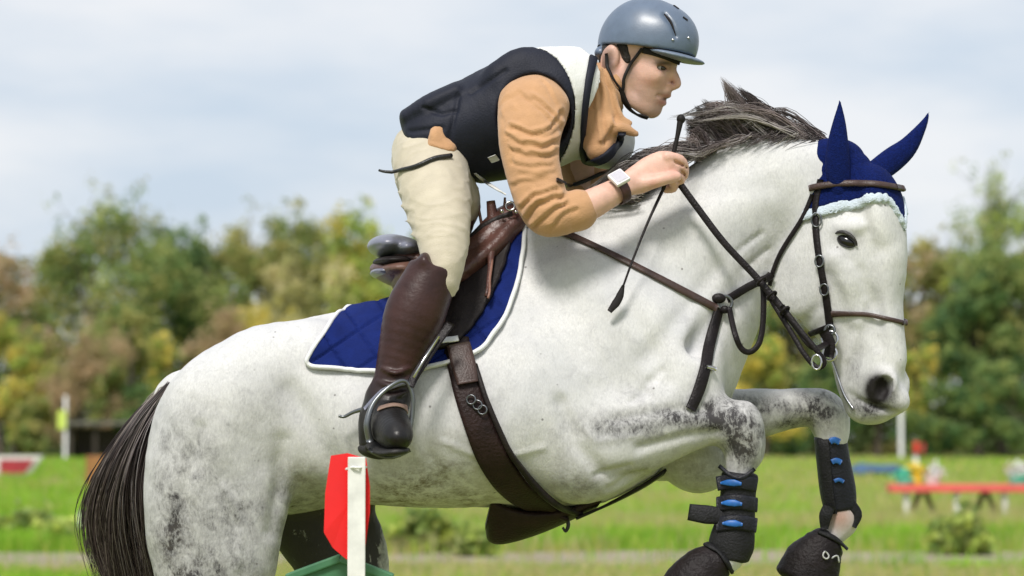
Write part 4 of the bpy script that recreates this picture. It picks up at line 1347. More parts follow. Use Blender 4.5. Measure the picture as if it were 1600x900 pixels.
# ---- saddle
saddle = thing('saddle', 'dark brown leather jumping saddle under the rider', 'saddle', P(700, 470, 0))
sd = Field((P(560, 0)[0], -.26, P(0, 500)[2]), (P(840, 0)[0], .26, P(0, 300)[2]), 0.0055)
sd.chain(rows([(648, 408, 0, 14, .12), (664, 412, 0, 18, .15), (690, 416, 0, 20, .14), (740, 388, 0, 20, .11), (778, 350, 0, 20, .085), (798, 334, 0, 15, .06)]), k=0)
sd.chain(rows([(640, 432, 0, 22, .17), (700, 440, 0, 24, .18), (760, 400, 0, 26, .14), (795, 362, 0, 22, .10)]), k=.02)
a, b = sd.surface(1)
link('seat', mesh_np('seat', a, b), 'saddle_leather', saddle)
def blobmesh(name, parts, m, parent, h=.005):
    lo_ = np.min([np.array(c) - max(r_) for c, r_ in parts], 0) - .02; hi_ = np.max([np.array(c) + max(r_) for c, r_ in parts], 0) + .02
    F_ = Field(lo_, hi_, h)
    for c, r_ in parts:
        F_.ell(c, r_, k=.012)
    a_, b_ = F_.surface(1)
    return link(name, mesh_np(name, a_, b_), m, parent)
blobmesh('cantle', [(P(612, 386, 0), (px(38), .165, px(19))), (P(640, 392, 0), (px(26), .17, px(17)))], 'cantle_leather', saddle)
blobmesh('panel_roll', [(P(622, 412, 0), (px(40), .175, px(11)))], 'saddle_dark', saddle)
blobmesh('panel_roll', [(P(632, 425, 0), (px(44), .19, px(18))), (P(650, 440, 0), (px(40), .20, px(26)))], 'saddle_tan', saddle)
blobmesh('panel_roll', [(P(606, 428, 0), (px(28), .15, px(9)))], 'cantle_leather', saddle)
fl_top = [(640, 415), (700, 400), (752, 352), (800, 330)]
fl_bot = [(636, 540), (660, 548), (690, 552), (718, 540)]
fl_left = [(640, 415), (630, 460), (628, 505), (636, 540)]
fl_right = [(800, 330), (803, 372), (792, 420), (770, 470), (742, 515), (718, 540)]
def flrel(g_):
    return .006 * np.exp(-((g_[..., 0] - (770 - (g_[..., 1] - 350) * .32)) / 16) ** 2)
o, fO, fN = patch('flap', coons(fl_top, fl_bot, fl_left, fl_right, 40, 44), HB, .030, .014, 'saddle_dark', saddle, flrel)
mirror(o, 'flap', saddle, ymir)
# knee roll with piped edges; front edge of the upper flap
def offpts(uvs, off, n=24, bvh=HB):
    return surf_pts(uvs, bvh, off, n)[0]
for nm, uvs, r_, m_, of in [('knee_roll', [(778, 336), (782, 372), (780, 400), (772, 440), (764, 480)], [.011, .016, .012, .006, .004], 'saddle_leather', .044),
                            ('piping', [(764, 332), (770, 368), (778, 402)], [.003, .004, .003], 'saddle_edge', .050),
                            ('piping', [(800, 334), (796, 368), (782, 402), (772, 450), (766, 486)], [.003, .004, .004, .003], 'saddle_edge', .046),
                            ('flap_edge', [(757, 340), (748, 372), (730, 412), (712, 450), (702, 490), (692, 524)], [.010, .019, .019, .016, .012, .008], 'saddle_leather', .052),
                            ('flap_piping', [(750, 346), (738, 380), (718, 420), (704, 455), (697, 492), (689, 520)], [.003, .0045, .005, .004, .003], 'saddle_edge', .072)]:
    o = tube(nm, offpts(uvs, of), r_, m_, saddle, 10)
    mirror(o, nm, saddle, ymir)
# pommel ring and nails
tube('pommel_ring', ring_pts(P(797, 322, -.10), .011, (0, -1, .2)), .0028, 'steel', saddle, 6, True)
link('pommel_stud', uv_sphere_mesh('pommel_stud', P(784, 330, -.105), (.006, .005, .006)), 'steel', saddle)
link('pommel_stud', uv_sphere_mesh('pommel_stud', P(806, 331, -.10), (.005, .004, .005)), 'steel', saddle)
# light strap end and keeper below the flap
strap('keeper', [(672, 548), (700, 545), (716, 542)], .017, .004, 'white_trim', saddle, off=.034)
# stirrup leather and iron
ls = [P(704, 505, -.375), P(676, 545, -.40), P(650, 585, -.425), P(640, 604, -.435)]
strap3('stirrup_leather', ls, .022, .004, 'strap_leather', saddle, nor=(-.35, -1, .1))
tube('leather_edge', [P(686, 526, -.40), P(662, 562, -.425), P(646, 590, -.445)], .0028, 'steel', saddle, 6)
for s_ in (-1, 1):
    arch = [P(578, 690, s_ * .47), P(574, 660, s_ * .475), P(585, 628, s_ * .465), P(612, 602, s_ * .45), P(634, 596, s_ * .435), P(645, 622, s_ * .43), P(642, 662, s_ * .43), P(634, 692, s_ * .44)]
    tube('stirrup_iron', crom(arch, 40), [.009, .0085, .006, .005, .005, .0055, .006, .007], 'dark_steel', saddle, 8)
    strap3('stirrup_tread', [P(576, 704, s_ * .46), P(606, 716, s_ * .462), P(636, 704, s_ * .444)], .045, .010, 'dark_steel', saddle, nor=(0, 0, 1), n=8)
strap3('stirrup_leather', [q * np.array([1, -1, 1]) for q in ls], .022, .004, 'strap_leather', saddle, nor=(-.35, 1, .1))

# ---- girth with belly guard
girth = thing('girth', 'wide brown leather girth with belly guard behind the front legs', 'girth', P(820, 800, 0))
gl = [(712, 535), (724, 590), (742, 650), (770, 715), (806, 762), (850, 792), (888, 806)]
o = strap('girth_strap', gl, [.066, .066, .070, .074, .076, .072, .06], .010, 'girth_leather', girth, off=.010, n=44)
mirror(o, 'girth_strap', girth, ymir)
o = strap('girth_edge', [(742, 575), (764, 640), (796, 705), (838, 752), (880, 784), (908, 792)], [.012, .014, .014, .012], .014, 'saddle_dark', girth, off=.014, n=40)
mirror(o, 'girth_edge', girth, ymir)
strap('buckle_flap', [(716, 548), (724, 580), (730, 604)], [.058, .060, .050], .006, 'brown_strap', girth, off=.026, n=12)
for k_ in range(3):
    link('buckle', tube_mesh('buckle', ring_pts(offpts([(735 + 9 * k_, 628 + 7 * k_), (736 + 9 * k_, 630 + 7 * k_)], .024, 2)[0], .011, (-.2, -1, .1), 12), .0022, 6, True), 'dark_steel', girth)
# the guard: a cupped plate hanging under the sternum
V, F = [], []
gp_t = crom([(768, 786), (800, 800), (840, 806), (890, 800), (940, 780)], 26)
gp_b = crom([(758, 826), (764, 846), (790, 850), (850, 832), (930, 796)], 26)
nw = 15
for i in range(26):
    for j in range(nw):
        s_ = j / (nw - 1) * 2 - 1
        w = .12 * (1 - .35 * (i / 25))
        t = 1 - s_ * s_
        q = gp_t[i] * (1 - t) + gp_b[i] * t
        V.append(P(q[0], q[1], 0) + np.array([0, s_ * w, 0]))
n0 = len(V)
for i in range(26):
    for j in range(nw):
        V.append(V[i * nw + j] + np.array([0, 0, .012]))
for i in range(25):
    for j in range(nw - 1):
        a = i * nw + j
        F.append((a, a + 1, a + nw + 1, a + nw)); F.append((n0 + a, n0 + a + nw, n0 + a + nw + 1, n0 + a + 1))
for i in range(25):
    for j in (0, nw - 1):
        a = i * nw + j
        F.append((a, a + nw, n0 + a + nw, n0 + a))
for j in range(nw - 1):
    for i in (0, 25):
        a = i * nw + j
        F.append((a, a + 1, n0 + a + 1, n0 + a))
link('belly_guard', mesh_np('belly_guard', V, F), 'girth_leather', girth)
tube('snap_hook', crom([P(884, 806, -.04), P(888, 820, -.042), P(884, 830, -.042), P(879, 824, -.042)], 14), [.006, .005, .004, .003], 'black_leather', girth, 8)

# ---- breastplate / martingale
bp_ = thing('breastplate', 'dark leather breastplate and martingale straps across the white chest', 'breastplate', P(1110, 560, -.2))
o = strap('shoulder_strap', [(868, 360), (900, 374), (960, 402), (1040, 442), (1118, 482)], [.021, .021, .019, .019], .006, 'brown_strap', bp_, off=.006)
mirror(o, 'shoulder_strap', bp_, ymir)
o = strap('chest_strap', [(1122, 482), (1112, 520), (1102, 570), (1090, 612), (1078, 640)], [.026, .028, .030, .026], .007, 'strap_leather', bp_, off=.006)
strap('strap_keeper', [(1099, 575), (1106, 576), (1113, 578)], .010, .010, 'steel', bp_, off=.008, n=6)
r0, _ = surf_pts([(1128, 474), (1129, 475)], HB, .012, 2)
tube('ring', ring_pts(r0[0], .018, (.2, -1, 0)), .0042, 'dark_steel', bp_, 8, True)
link('rosette', uv_sphere_mesh('rosette', r0[0] + np.array([-.016, -.006, .012]), (.018, .010, .013)), 'strap_leather', bp_)
link('rosette', uv_sphere_mesh('rosette', r0[0] + np.array([-.001, -.006, -.016]), (.012, .009, .010)), 'strap_leather', bp_)
strap('bridge_strap', [(1132, 468), (1160, 452), (1190, 436), (1206, 428)], .020, .006, 'strap_leather', bp_, off=.012, fall=-.11)
j_ = r0[0]
lp = [j_ + np.array([.01, -.004, -.012]), P(1148, 520, -.20), P(1158, 544, -.20), P(1172, 550, -.195), P(1186, 536, -.19), P(1192, 505, -.185), P(1193, 460, -.18), P(1190, 440, -.175)]
strap3('loop_strap', lp, .014, .006, 'strap_leather', bp_, nor=(.2, -1, 0), n=50)
strap('belly_strap', [(898, 805), (950, 782), (1000, 756), (1034, 734)], [.030, .024, .020], .007, 'strap_leather', bp_, off=.008, fall=-.06)

# ---- bridle
br = thing('bridle', 'dark leather bridle with noseband and bit rings on the horse head', 'bridle', M(1300, 480))
hb_f = Field((P(1190, 0)[0], -.42, P(0, 680)[2]), (P(1460, 0)[0], .32, P(0, 190)[2]), 0.006)
add_head(hb_f)
nV, nF = hb_f.surface(2)
HEADB = bvh_of(nV, nF)
o = strap('cheekpiece', [(1284, 282), (1276, 320), (1277, 370), (1284, 420), (1292, 465), (1298, 508)], [.018, .018, .017, .018, .020], .006, 'strap_leather', br, HEADB, .006)
mirror(o, 'cheekpiece', br, hmir)
for a in [(1279, 345, .013), (1283, 408, .011), (1290, 452, .011)]:
    q, _ = surf_pts([(a[0], a[1]), (a[0] + 1, a[1] + 1)], HEADB, .012, 2)
    tube('buckle', ring_pts(q[0], a[2], (-.4, -1, 0), 14, a[2] * 1.3), .0022, 'dark_steel', br, 6, True)
o = strap('throatlatch', [(1272, 305), (1258, 340), (1238, 372), (1220, 402), (1209, 432), (1206, 446)], .012, .006, 'strap_leather', br, HEADB, .008)
mirror(o, 'throatlatch', br, hmir)
o = strap('browband', clip_uv([(1270, 296), (1284, 293), (1310, 291), (1340, 290), (1370, 293), (1412, 300)], HEADB), .016, .007, 'brown_strap', br, HEADB, .016)
mirror(o, 'browband', br, hmir)
o = strap('noseband', clip_uv([(1298, 490), (1320, 490), (1350, 491), (1382, 497), (1425, 509)], HEADB), [.016, .012, .011, .011], .005, 'brown_strap', br, HEADB, .005)
mirror(o, 'noseband', br, hmir)
q, _ = surf_pts([(1298, 505), (1300, 506)], HEADB, .016, 2)
for dv, rr, mm in [(22, .020, 'steel'), (44, .017, 'steel'), (8, .012, 'dark_steel')]:
    c = P(*[float(x) for x in UV(q[0])], q[0][1]) + np.array([.004, -.004, -px(dv)])
    o = tube('bit_ring', ring_pts(c, rr, (-.4, -1, .1)), .0038, mm, br, 8, True)
    mirror(o, 'bit_ring', br, hmir)
c = q[0] + np.array([0, 0, -px(28)])
strap3('bit_guard', [c + np.array([-.012, -.006, .03]), c + np.array([.004, -.008, .0]), c + np.array([.0, -.006, -.035])], .026, .006, 'strap_leather', br, nor=(-.4, -1, 0), n=10)
strap('lip_strap', [(1302, 560), (1312, 590), (1322, 618), (1336, 640)], .007, .004, 'steel', br, HEADB, .005)
o = strap('jaw_strap', [(1299, 508), (1280, 516), (1268, 520)], .014, .006, 'strap_leather', br, HEADB, .006)
mirror(o, 'jaw_strap', br, hmir)

# ---- reins
BIT = c.copy()
rein = thing('rein', 'dark leather rein running from the bit to the near hand', 'rein', P(1180, 440, -.18))
W0 = P(1060, 284, -.155)
strap3('rein_strap', [W0, P(1090, 325, -.165), P(1132, 380, -.178), P(1186, 438, -.19), P(1238, 502, -.215), P(1270, 542, -.24), BIT], .017, .005, 'strap_leather', rein, nor=(-.2, -1, .2), n=60)
strap3('rein_end', [P(1196, 452, -.185), P(1212, 480, -.20), P(1238, 522, -.22), P(1256, 552, -.235), P(1276, 574, -.245), P(1288, 566, -.25), P(1274, 545, -.25), P(1244, 508, -.235), P(1222, 478, -.22)], .013, .006, 'strap_leather', rein, nor=(-.2, -1, .2), n=60)
for uvq in [(1190, 440, -.20), (1206, 462, -.21), (1226, 486, -.225)]:
    tube('rein_stop', ring_pts(P(*uvq), .013, (.6, -.4, -.7), 12), .0036, 'strap_leather', rein, 6, True)
tube('rein_buckle', ring_pts(P(1276, 566, -.255), .012, (-.3, -1, 0), 12, .018), .003, 'steel', rein, 6, True)
fr = thing('rein', 'dark leather rein on the far side of the white neck', 'rein', P(1180, 440, .15))
fb = hmir(BIT[None])[0]
strap3('rein_strap', [P(1104, 246, .13), P(1160, 330, .14), P(1230, 450, .14), P(1300, 520, .09), fb], .017, .005, 'strap_leather', fr, nor=(.2, 1, .2), n=40)

# ---- ear bonnet
bn = thing('ear_bonnet', 'navy blue knitted ear bonnet with pale scalloped trim on the horse', 'ear bonnet', M(1320, 300))
bo = Field((P(1190, 0)[0], -.42, P(0, 420)[2]), (P(1470, 0)[0], .32, P(0, 140)[2]), 0.005)
add_head(bo, 0.0)
bo.f -= 0.007
AXD = nrm(M(1372, 480) - M(1325, 228))          # down the face
FWD = nrm(np.cross(HL, AXD));  FWD = FWD if FWD[0] > 0 else -FWD
V0 = M(1390, 352)
X, Y, Z = bo.xyz(tuple(slice(0, m) for m in bo.n))
lat_ = (X - V0[0]) * HL[0] + (Y - V0[1]) * HL[1] + (Z - V0[2]) * HL[2]
dwn = (X - V0[0]) * AXD[0] + (Y - V0[1]) * AXD[1] + (Z - V0[2]) * AXD[2]
fwd = (X - V0[0]) * FWD[0] + (Y - V0[1]) * FWD[1] + (Z - V0[2]) * FWD[2]
lim = -np.minimum(np.abs(lat_) * 1.45, .070 + (np.abs(lat_) - .06) * .10)
reg = np.maximum(dwn - lim, -(fwd + .205) + 0 * dwn)
reg = np.maximum(reg, dwn + .012 * 0 - .0)
cap = bo.copy(); cap.f = np.maximum(cap.f, reg).astype(np.float32)
trim = bo.copy()
trim.f = np.maximum(trim.f - .003, np.abs(dwn - lim - .010 - .004 * np.cos(lat_ * 420)) - .012).astype(np.float32)
trim.f = np.maximum(trim.f, -(fwd + .190) + 0 * dwn).astype(np.float32)
bnm = 'bonnet_knit'
a, b = cap.surface(1)
link('cap', mesh_np('cap', a, b), bnm, bn)
CAPB = bvh_of(a, b)
a, b = trim.surface(1)
a += vnormals(a, b) * ((fbm(a, 60, 2, 3) - .5) * .004)[:, None]
link('trim', mesh_np('trim', a, b), 'trim_blue_white', bn)
def ear(pts, hollow):
    F = Field(np.min([P(*p[:3]) for p in pts], 0) - .06, np.max([P(*p[:3]) for p in pts], 0) + .06, 0.004)
    F.chain(rows(pts), k=0, sub=5)
    if hollow:
        F.chain(rows(hollow), k=.006, mode='sub', sub=4)
    a, b = F.surface(1)
    return link('ear', mesh_np('ear', a, b), bnm, bn)
ear([(1314, 296, -.125, 18, .024), (1309, 262, -.135, 19, .026), (1309, 230, -.14, 17, .024), (1311, 196, -.142, 11, .016), (1312, 172, -.142, 5, .008), (1312, 158, -.142, 1.5, .003)],
    [(1322, 262, -.185, 9), (1319, 228, -.185, 9), (1316, 196, -.172, 5)])
ear([(1362, 274, .045, 19, .022), (1394, 250, .075, 20, .024), (1418, 230, .09, 16, .022), (1438, 202, .098, 8.5, .014), (1447, 186, .10, 4, .007), (1451, 175, .10, 1.2, .003)],
    [(1404, 258, .03, 8), (1428, 230, .045, 7)])

# ---- leg boots
def leg_boot(nm, label, chain_pts, shell_m, loc, strap_rows, extra=None):
    t = thing(nm, label, 'leg boot', loc, 'leg protectors on the front legs')
    F = Field(np.min([P(*p[:3]) for p in chain_pts], 0) - .08, np.max([P(*p[:3]) for p in chain_pts], 0) + .08, 0.004)
    F.chain(rows(chain_pts), k=0, sub=3, cap=.25)
    a, b = F.surface(1)
    link('shell', mesh_np('shell', a, b), shell_m, t)
    bv = bvh_of(a, b)
    return t, bv
t, bv = leg_boot('leg_boot', 'black leg boot with three blue strap tabs on the near foreleg', [(1156, 742, -.178, 28, .040), (1153, 775, -.178, 27, .039), (1149, 815, -.178, 30, .042), (1143, 850, -.178, 35, .046), (1140, 872, -.178, 30, .042)], 'black_neoprene', P(1148, 860, -.18), None)
for v_ in (753, 785, 817):
    o = strap('strap', [(1122, v_ + 3), (1150, v_ - 1), (1180, v_ + 4)], .036, .004, 'boot_shell', t, bv, .004, n=14)
    strap('blue_tab', [(1132, v_ + 2), (1144, v_ + 1), (1158, v_ + 3)], [.006, .015, .017, .008], .005, 'blue_logo', t, bv, .010, n=10)
strap3('loose_strap_end', [P(1128, 806, -.20), P(1104, 804, -.205), P(1076, 800, -.20)], [.040, .046, .040], .009, 'black_neoprene', t, nor=(0, -1, .1), n=12)
strap('shell_rim', [(1124, 730), (1140, 742), (1158, 748), (1178, 734)], .010, .006, 'boot_shell', t, bv, .004, n=14)
t, bv = leg_boot('leg_boot', 'grey black leg boot with faint blue lettering on the far foreleg', [(1297, 682, .14, 26, .038), (1302, 720, .14, 27, .038), (1309, 765, .14, 29, .039), (1313, 795, .14, 26, .037)], 'boot_shell', P(1310, 800, .14), None)
strap('front_band', [(1287, 678), (1290, 720), (1296, 770), (1300, 800)], [.030, .030, .026, .03], .004, 'black_neoprene', t, bv, .004, n=20)
for u_, v_, w_ in [(1303, 690, .016), (1306, 722, .014), (1310, 752, .010)]:
    strap('blue_mark', [(u_ - 6, v_), (u_, v_ - 3), (u_ + 7, v_ + 1)], w_, .004, 'blue_logo', t, bv, .006, n=8)
strap3('ankle_flap', [P(1296, 790, .098), P(1290, 806, .095), P(1288, 826, .10)], [.03, .034, .020], .008, 'black_neoprene', t, nor=(-.2, -1, 0), n=10)
strap3('ankle_flap', [P(1328, 786, .12), P(1340, 804, .12), P(1334, 824, .115)], [.028, .024, .012], .008, 'black_neoprene', t, nor=(.3, -1, 0), n=10)
# overreach (bell) boots
mat('bell_boot', lin(26, 20, 22), rough=.55, spec=.22, var=.35, vscale=22, bump=.35, bscale=140)
def bell(label, pts, mark):
    t = thing('bell_boot', label, 'hoof boot', P(*pts[-1][:3]), 'leg protectors on the front legs')
    F = Field(np.min([P(*p[:3]) for p in pts], 0) - .11, np.max([P(*p[:3]) for p in pts], 0) + .11, 0.005)
    F.chain(rows(pts), k=0, sub=3, cap=.3)
    a, b = F.surface(1)
    a += vnormals(a, b) * ((fbm(a, 30, 3, 8) - .5) * .008)[:, None]
    link('shell', mesh_np('bell_shell', a, b), 'bell_boot', t)
    bv = bvh_of(a, b)
    u_, v_, y_ = pts[0][:3]
    o = strap('collar', mark['collar'], .016, .006, 'black_neoprene', t, bv, .004, n=16)
    if 'logo' in mark:
        for lg in mark['logo']:
            p_, n_ = surf_pts(lg, bv, .006, 10)
            tube('logo_mark', p_, .0022, 'grey_logo', t, 6)
    return t
bell('dark brown bell boot over the near front hoof', [(1122, 872, -.178, 27, .045), (1104, 890, -.178, 40, .055), (1088, 915, -.178, 50, .062), (1078, 938, -.178, 52, .066)],
     {'collar': [(1104, 852), (1124, 866), (1142, 892)]})
bell('dark brown bell boot with pale logo over the far front hoof', [(1300, 846, .14, 26, .042), (1285, 858, .14, 36, .052), (1270, 880, .14, 46, .060), (1258, 906, .14, 50, .064)],
     {'collar': [(1280, 832), (1302, 842), (1322, 860)], 'logo': [[(1288, 862), (1296, 868), (1290, 876), (1283, 868), (1288, 862)], [(1298, 872), (1306, 868), (1308, 878)]]})

# ================================================================== RIDER'S GEAR
hel = thing('riding_helmet', 'slate grey riding helmet with peak on the rider head', 'helmet', Q(1010, 60))
mat('helmet_shell', lin(88, 102, 122), rough=.42, var=.08, vscale=40, bump=.06, bscale=300, coat=.25)
mat('helmet_peak', lin(104, 116, 134), rough=.45, var=.08, vscale=40)
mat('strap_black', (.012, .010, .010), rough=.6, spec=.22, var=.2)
F = Field(Q(915, 130) - np.array([0, .2, 0]), Q(1120, -20) + np.array([0, .2, 0]), 0.004)
F.ell(Q(1008, 72), (px(76), .096, px(76)), k=0, axes=AX)
F.ell(Q(1040, 66), (px(52), .080, px(54)), k=.02, axes=tilt_axes(20))
# lower rim line, higher over the ear, dropping to the front
F.cut(Q(1000, 80), np.array([-.15, 0, -1.0]), k=.004)
fr2 = F.copy()
inner = Field.copy(F); inner.f[:] = 9
inner.ell(Q(1004, 84), (px(68), .084, px(70)), k=0, axes=AX)
F.f = np.maximum(F.f, -inner.f)
F.ell(Q(950, 86), (px(17), .07, px(14)), k=.012, axes=AX)
F.f = np.maximum(F.f, -inner.f)
a, b = F.surface(1)
hn_ = vnormals(a, b)
u_, v_ = UV(a)
sgn_ = ((a - Q(1005, 60)) @ FL)
for pl, dp in [([(1038, 22), (1050, 38), (1056, 56)], .007)]:
    a -= hn_ * (dp * np.exp(-(seg_dist(np.stack([u_, v_], 1), pl) / 3.2) ** 2) * (np.abs(sgn_) > .02))[:, None]
sh = link('shell', mesh_np('helmet_shell', a, b), 'helmet_shell', hel)
HELB = bvh_of(a, b)
strap('vent_slot', [(1038, 22), (1048, 34), (1056, 55)], [.003, .007, .006, .002], .002, 'strap_black', hel, HELB, .0005, n=14)
for q in [(1056, 12), (1070, 30)]:
    strap('vent_slot', [(q[0] - 3, q[1] - 3), (q[0] + 4, q[1] + 2)], .006, .002, 'strap_black', hel, HELB, .001, n=6)
for q in [(1051, 62), (1075, 59)]:
    p_, n_ = surf_pts([q, (q[0] + 1, q[1])], HELB, .001, 2)
    link('vent_stud', uv_sphere_mesh('vent_stud', p_[0], (.004, .003, .003)), 'steel', hel)
# rim band and peak
F = Field(Q(915, 130) - np.array([0, .2, 0]), Q(1120, 20) + np.array([0, .2, 0]), 0.0035)
F.ell(Q(1052, 88), (px(50), .088, px(7)), k=0, axes=tilt_axes(14))
inner = F.copy(); inner.f[:] = 9
inner.ell(Q(1004, 84), (px(68), .084, px(70)), k=0, axes=AX)
F.f = np.maximum(F.f, -inner.f)
a, b = F.surface(1)
link('peak', mesh_np('peak', a, b), 'helmet_peak', hel)
rim = [(936, 72), (955, 73), (985, 74), (1003, 76), (1020, 79), (1045, 84), (1066, 88)]
strap('rim_shade', [(1004, 78), (1024, 83), (1044, 90), (1060, 97)], .016, .004, 'strap_black', hel, RB, .003, n=20)  # black strip standing for the shadow and hair below the rim
strap('rim_band', rim, .013, .004, 'strap_black', hel, HELB, .001, n=40)
# harness
o = strap('harness_strap', [(1004, 76), (992, 92), (982, 106), (974, 124), (972, 142)], .008, .003, 'strap_black', hel, RSB, .006, n=24)
o = strap('harness_strap', [(948, 84), (949, 106), (955, 124), (963, 136), (972, 146)], .008, .003, 'strap_black', hel, RSB, .006, n=24)
o = strap('chin_strap', [(969, 138), (976, 154), (986, 168), (1000, 177), (1012, 181)], [.014, .016, .014], .004, 'strap_black', hel, RSB, .006, n=24)

# hair at the nape and temple
mat('dark_hair', (.018, .013, .011), rough=.6, var=.4, vscale=90, bump=.8, bscale=300, stretch=(1, 1, .3))
F = Field(Q(925, 150) - np.array([0, .2, 0]), Q(1010, 40) + np.array([0, .2, 0]), 0.004)
F.ell(Q(962, 92), (px(24), .074, px(34)), k=0, axes=AX)
for s_ in (-1, 1):
    F.ell(Q(990, 86, s_ * .064), (px(9), .009, px(20)), k=.008, axes=tilt_axes(-14))
    F.ell(Q(992, 76, s_ * .060), (px(20), .012, px(11)), k=.01, axes=AX)
    F.ell(Q(968, 102, s_ * .085), (px(16), .03, px(26)), k=.004, mode='sub')
a, b = F.surface(1)
link('hair', mesh_np('hair', a, b), 'dark_hair', person)

# vest trim: dark edge round the V opening, arm-hole piping, tag, belt
strap('vest_edging', [(926, 92), (918, 130), (912, 175), (908, 220), (912, 246), (926, 252), (946, 244), (962, 226), (972, 206)], [.022, .018, .016, .016, .03, .03, .02], .008, 'navy_shell', person, PB, .005, n=60)
strap('vest_hem', [(868, 282), (884, 289), (905, 286), (940, 270), (960, 258)], .010, .006, 'black_leather', person, PB, .005, n=20, fall=-.1)
strap('vest_label', [(768, 242), (774, 250)], .022, .003, 'pale_panel', person, VB, .004, n=4)
strap('lace', [(742, 268), (760, 282), (790, 300)], [.006, .010, .006], .004, 'pale_panel', person, VB, .006, n=12, fall=-.18)
tube('crop_strap', np.vstack([crom([P(592, 266, -.16), P(600, 268, -.165), P(612, 269, -.17)], 6), surf_pts([(624, 268), (650, 263), (680, 250), (704, 246)], QB, .006, 20)[0]]), [.003, .005, .006, .006], 'black_leather', person, 8)
strap('boot_toe_patch', [(592, 640), (604, 636), (620, 634), (634, 640)], .022, .003, 'worn_toe', person, BB, .003, n=14)
# spur
spur = thing('spur', 'thin metal spur with dark strap on the rider boot heel', 'spur', P(575, 640, -.36))
tube('spur_neck', crom([P(572, 638, -.36), P(552, 644, -.35), P(538, 651, -.345), P(529, 650, -.345)], 14), [.006, .0045, .004, .0035], 'dark_steel', spur, 8)
strap('spur_strap', [(572, 640), (588, 622), (606, 606), (630, 598), (640, 594)], [.012, .012, .010], .004, 'cantle_leather', spur, BB, .004, n=20)

# watch
wt = thing('wristwatch', 'square white faced wristwatch with dark band on the rider wrist', 'watch', P(968, 290, -.25))
mat('watch_white', (.72, .70, .71), rough=.25, var=.03, coat=.5)
mat('watch_band', lin(62, 34, 34), rough=.5, var=.2, bump=.2, bscale=200)
wc = P(967, 296, -.228); ax_ = nrm(P(995, 281, -.20) - P(945, 308, -.235))
wa = nrm(np.cross(ax_, (0, 1, 0))); wb = np.cross(ax_, wa)
ringp = np.array([wc + wa * math.cos(t_) * .0345 + wb * math.sin(t_) * .0345 for t_ in np.linspace(0, 2 * math.pi, 40, endpoint=False)])
ringn = np.array([wa * math.cos(t_) + wb * math.sin(t_) for t_ in np.linspace(0, 2 * math.pi, 40, endpoint=False)])
link('band', ribbon_mesh('band', ringp, ringn, .024, .004, closed=True), 'watch_band', wt)
wn_ = nrm(np.array([-.25, -1, .62]) - ax_ * (np.array([-.25, -1, .62]) @ ax_))
ws = np.cross(ax_, wn_)
def rbox(c, ex, ey, ez, hx_, hy_, hz_, name, m, parent, bev=.25):
    bm = bmesh.new()
    bmesh.ops.create_cube(bm, size=2.0)
    bmesh.ops.scale(bm, vec=(hx_, hy_, hz_), verts=bm.verts)
    if bev:
        bmesh.ops.bevel(bm, geom=list(bm.edges), offset=min(hx_, hy_, hz_) * bev * 2, segments=2, affect='EDGES', profile=.6)
    Mx = Matrix(((ex[0], ey[0], ez[0], c[0]), (ex[1], ey[1], ez[1], c[1]), (ex[2], ey[2], ez[2], c[2]), (0, 0, 0, 1)))
    bmesh.ops.transform(bm, matrix=Mx, verts=bm.verts)
    me = bpy.data.meshes.new(name)
    bm.to_mesh(me); bm.free()
    return link(name, me, m, parent)
mat('watch_glass', (.50, .48, .53), rough=.12, var=.08, vscale=200, coat=.6)
case = rbox(wc + wn_ * .040, ax_, ws, wn_, .0205, .022, .006, 'case', 'watch_white', wt, .4)
rbox(wc + wn_ * .0458, ax_, ws, wn_, .0155, .0170, .0012, 'face', 'watch_glass', case, .3)

# whip held in the near hand
wh = thing('riding_whip', 'thin black riding whip held in the rider near hand', 'whip', P(1050, 250, -.17))
tube('handle', crom([P(1064, 184, -.155), P(1058, 215, -.16), P(1048, 258, -.163), P(1036, 296, -.17)], 20), [.0085, .0055, .006, .005], 'strap_black', wh, 10)
link('knob', uv_sphere_mesh('knob', P(1064, 186, -.155), (.011, .011, .012)), 'strap_black', wh)
tube('shaft', crom([P(1036, 296, -.17), P(1012, 348, -.205), P(988, 408, -.235), P(972, 452, -.245)], 30), [.0042, .003, .0026], 'strap_leather', wh, 8)
strap3('flapper', [P(974, 446, -.245), P(966, 468, -.247), P(952, 487, -.247)], [.007, .018, .020, .012], .004, 'strap_black', wh, nor=(-.2, -1, 0), n=10)
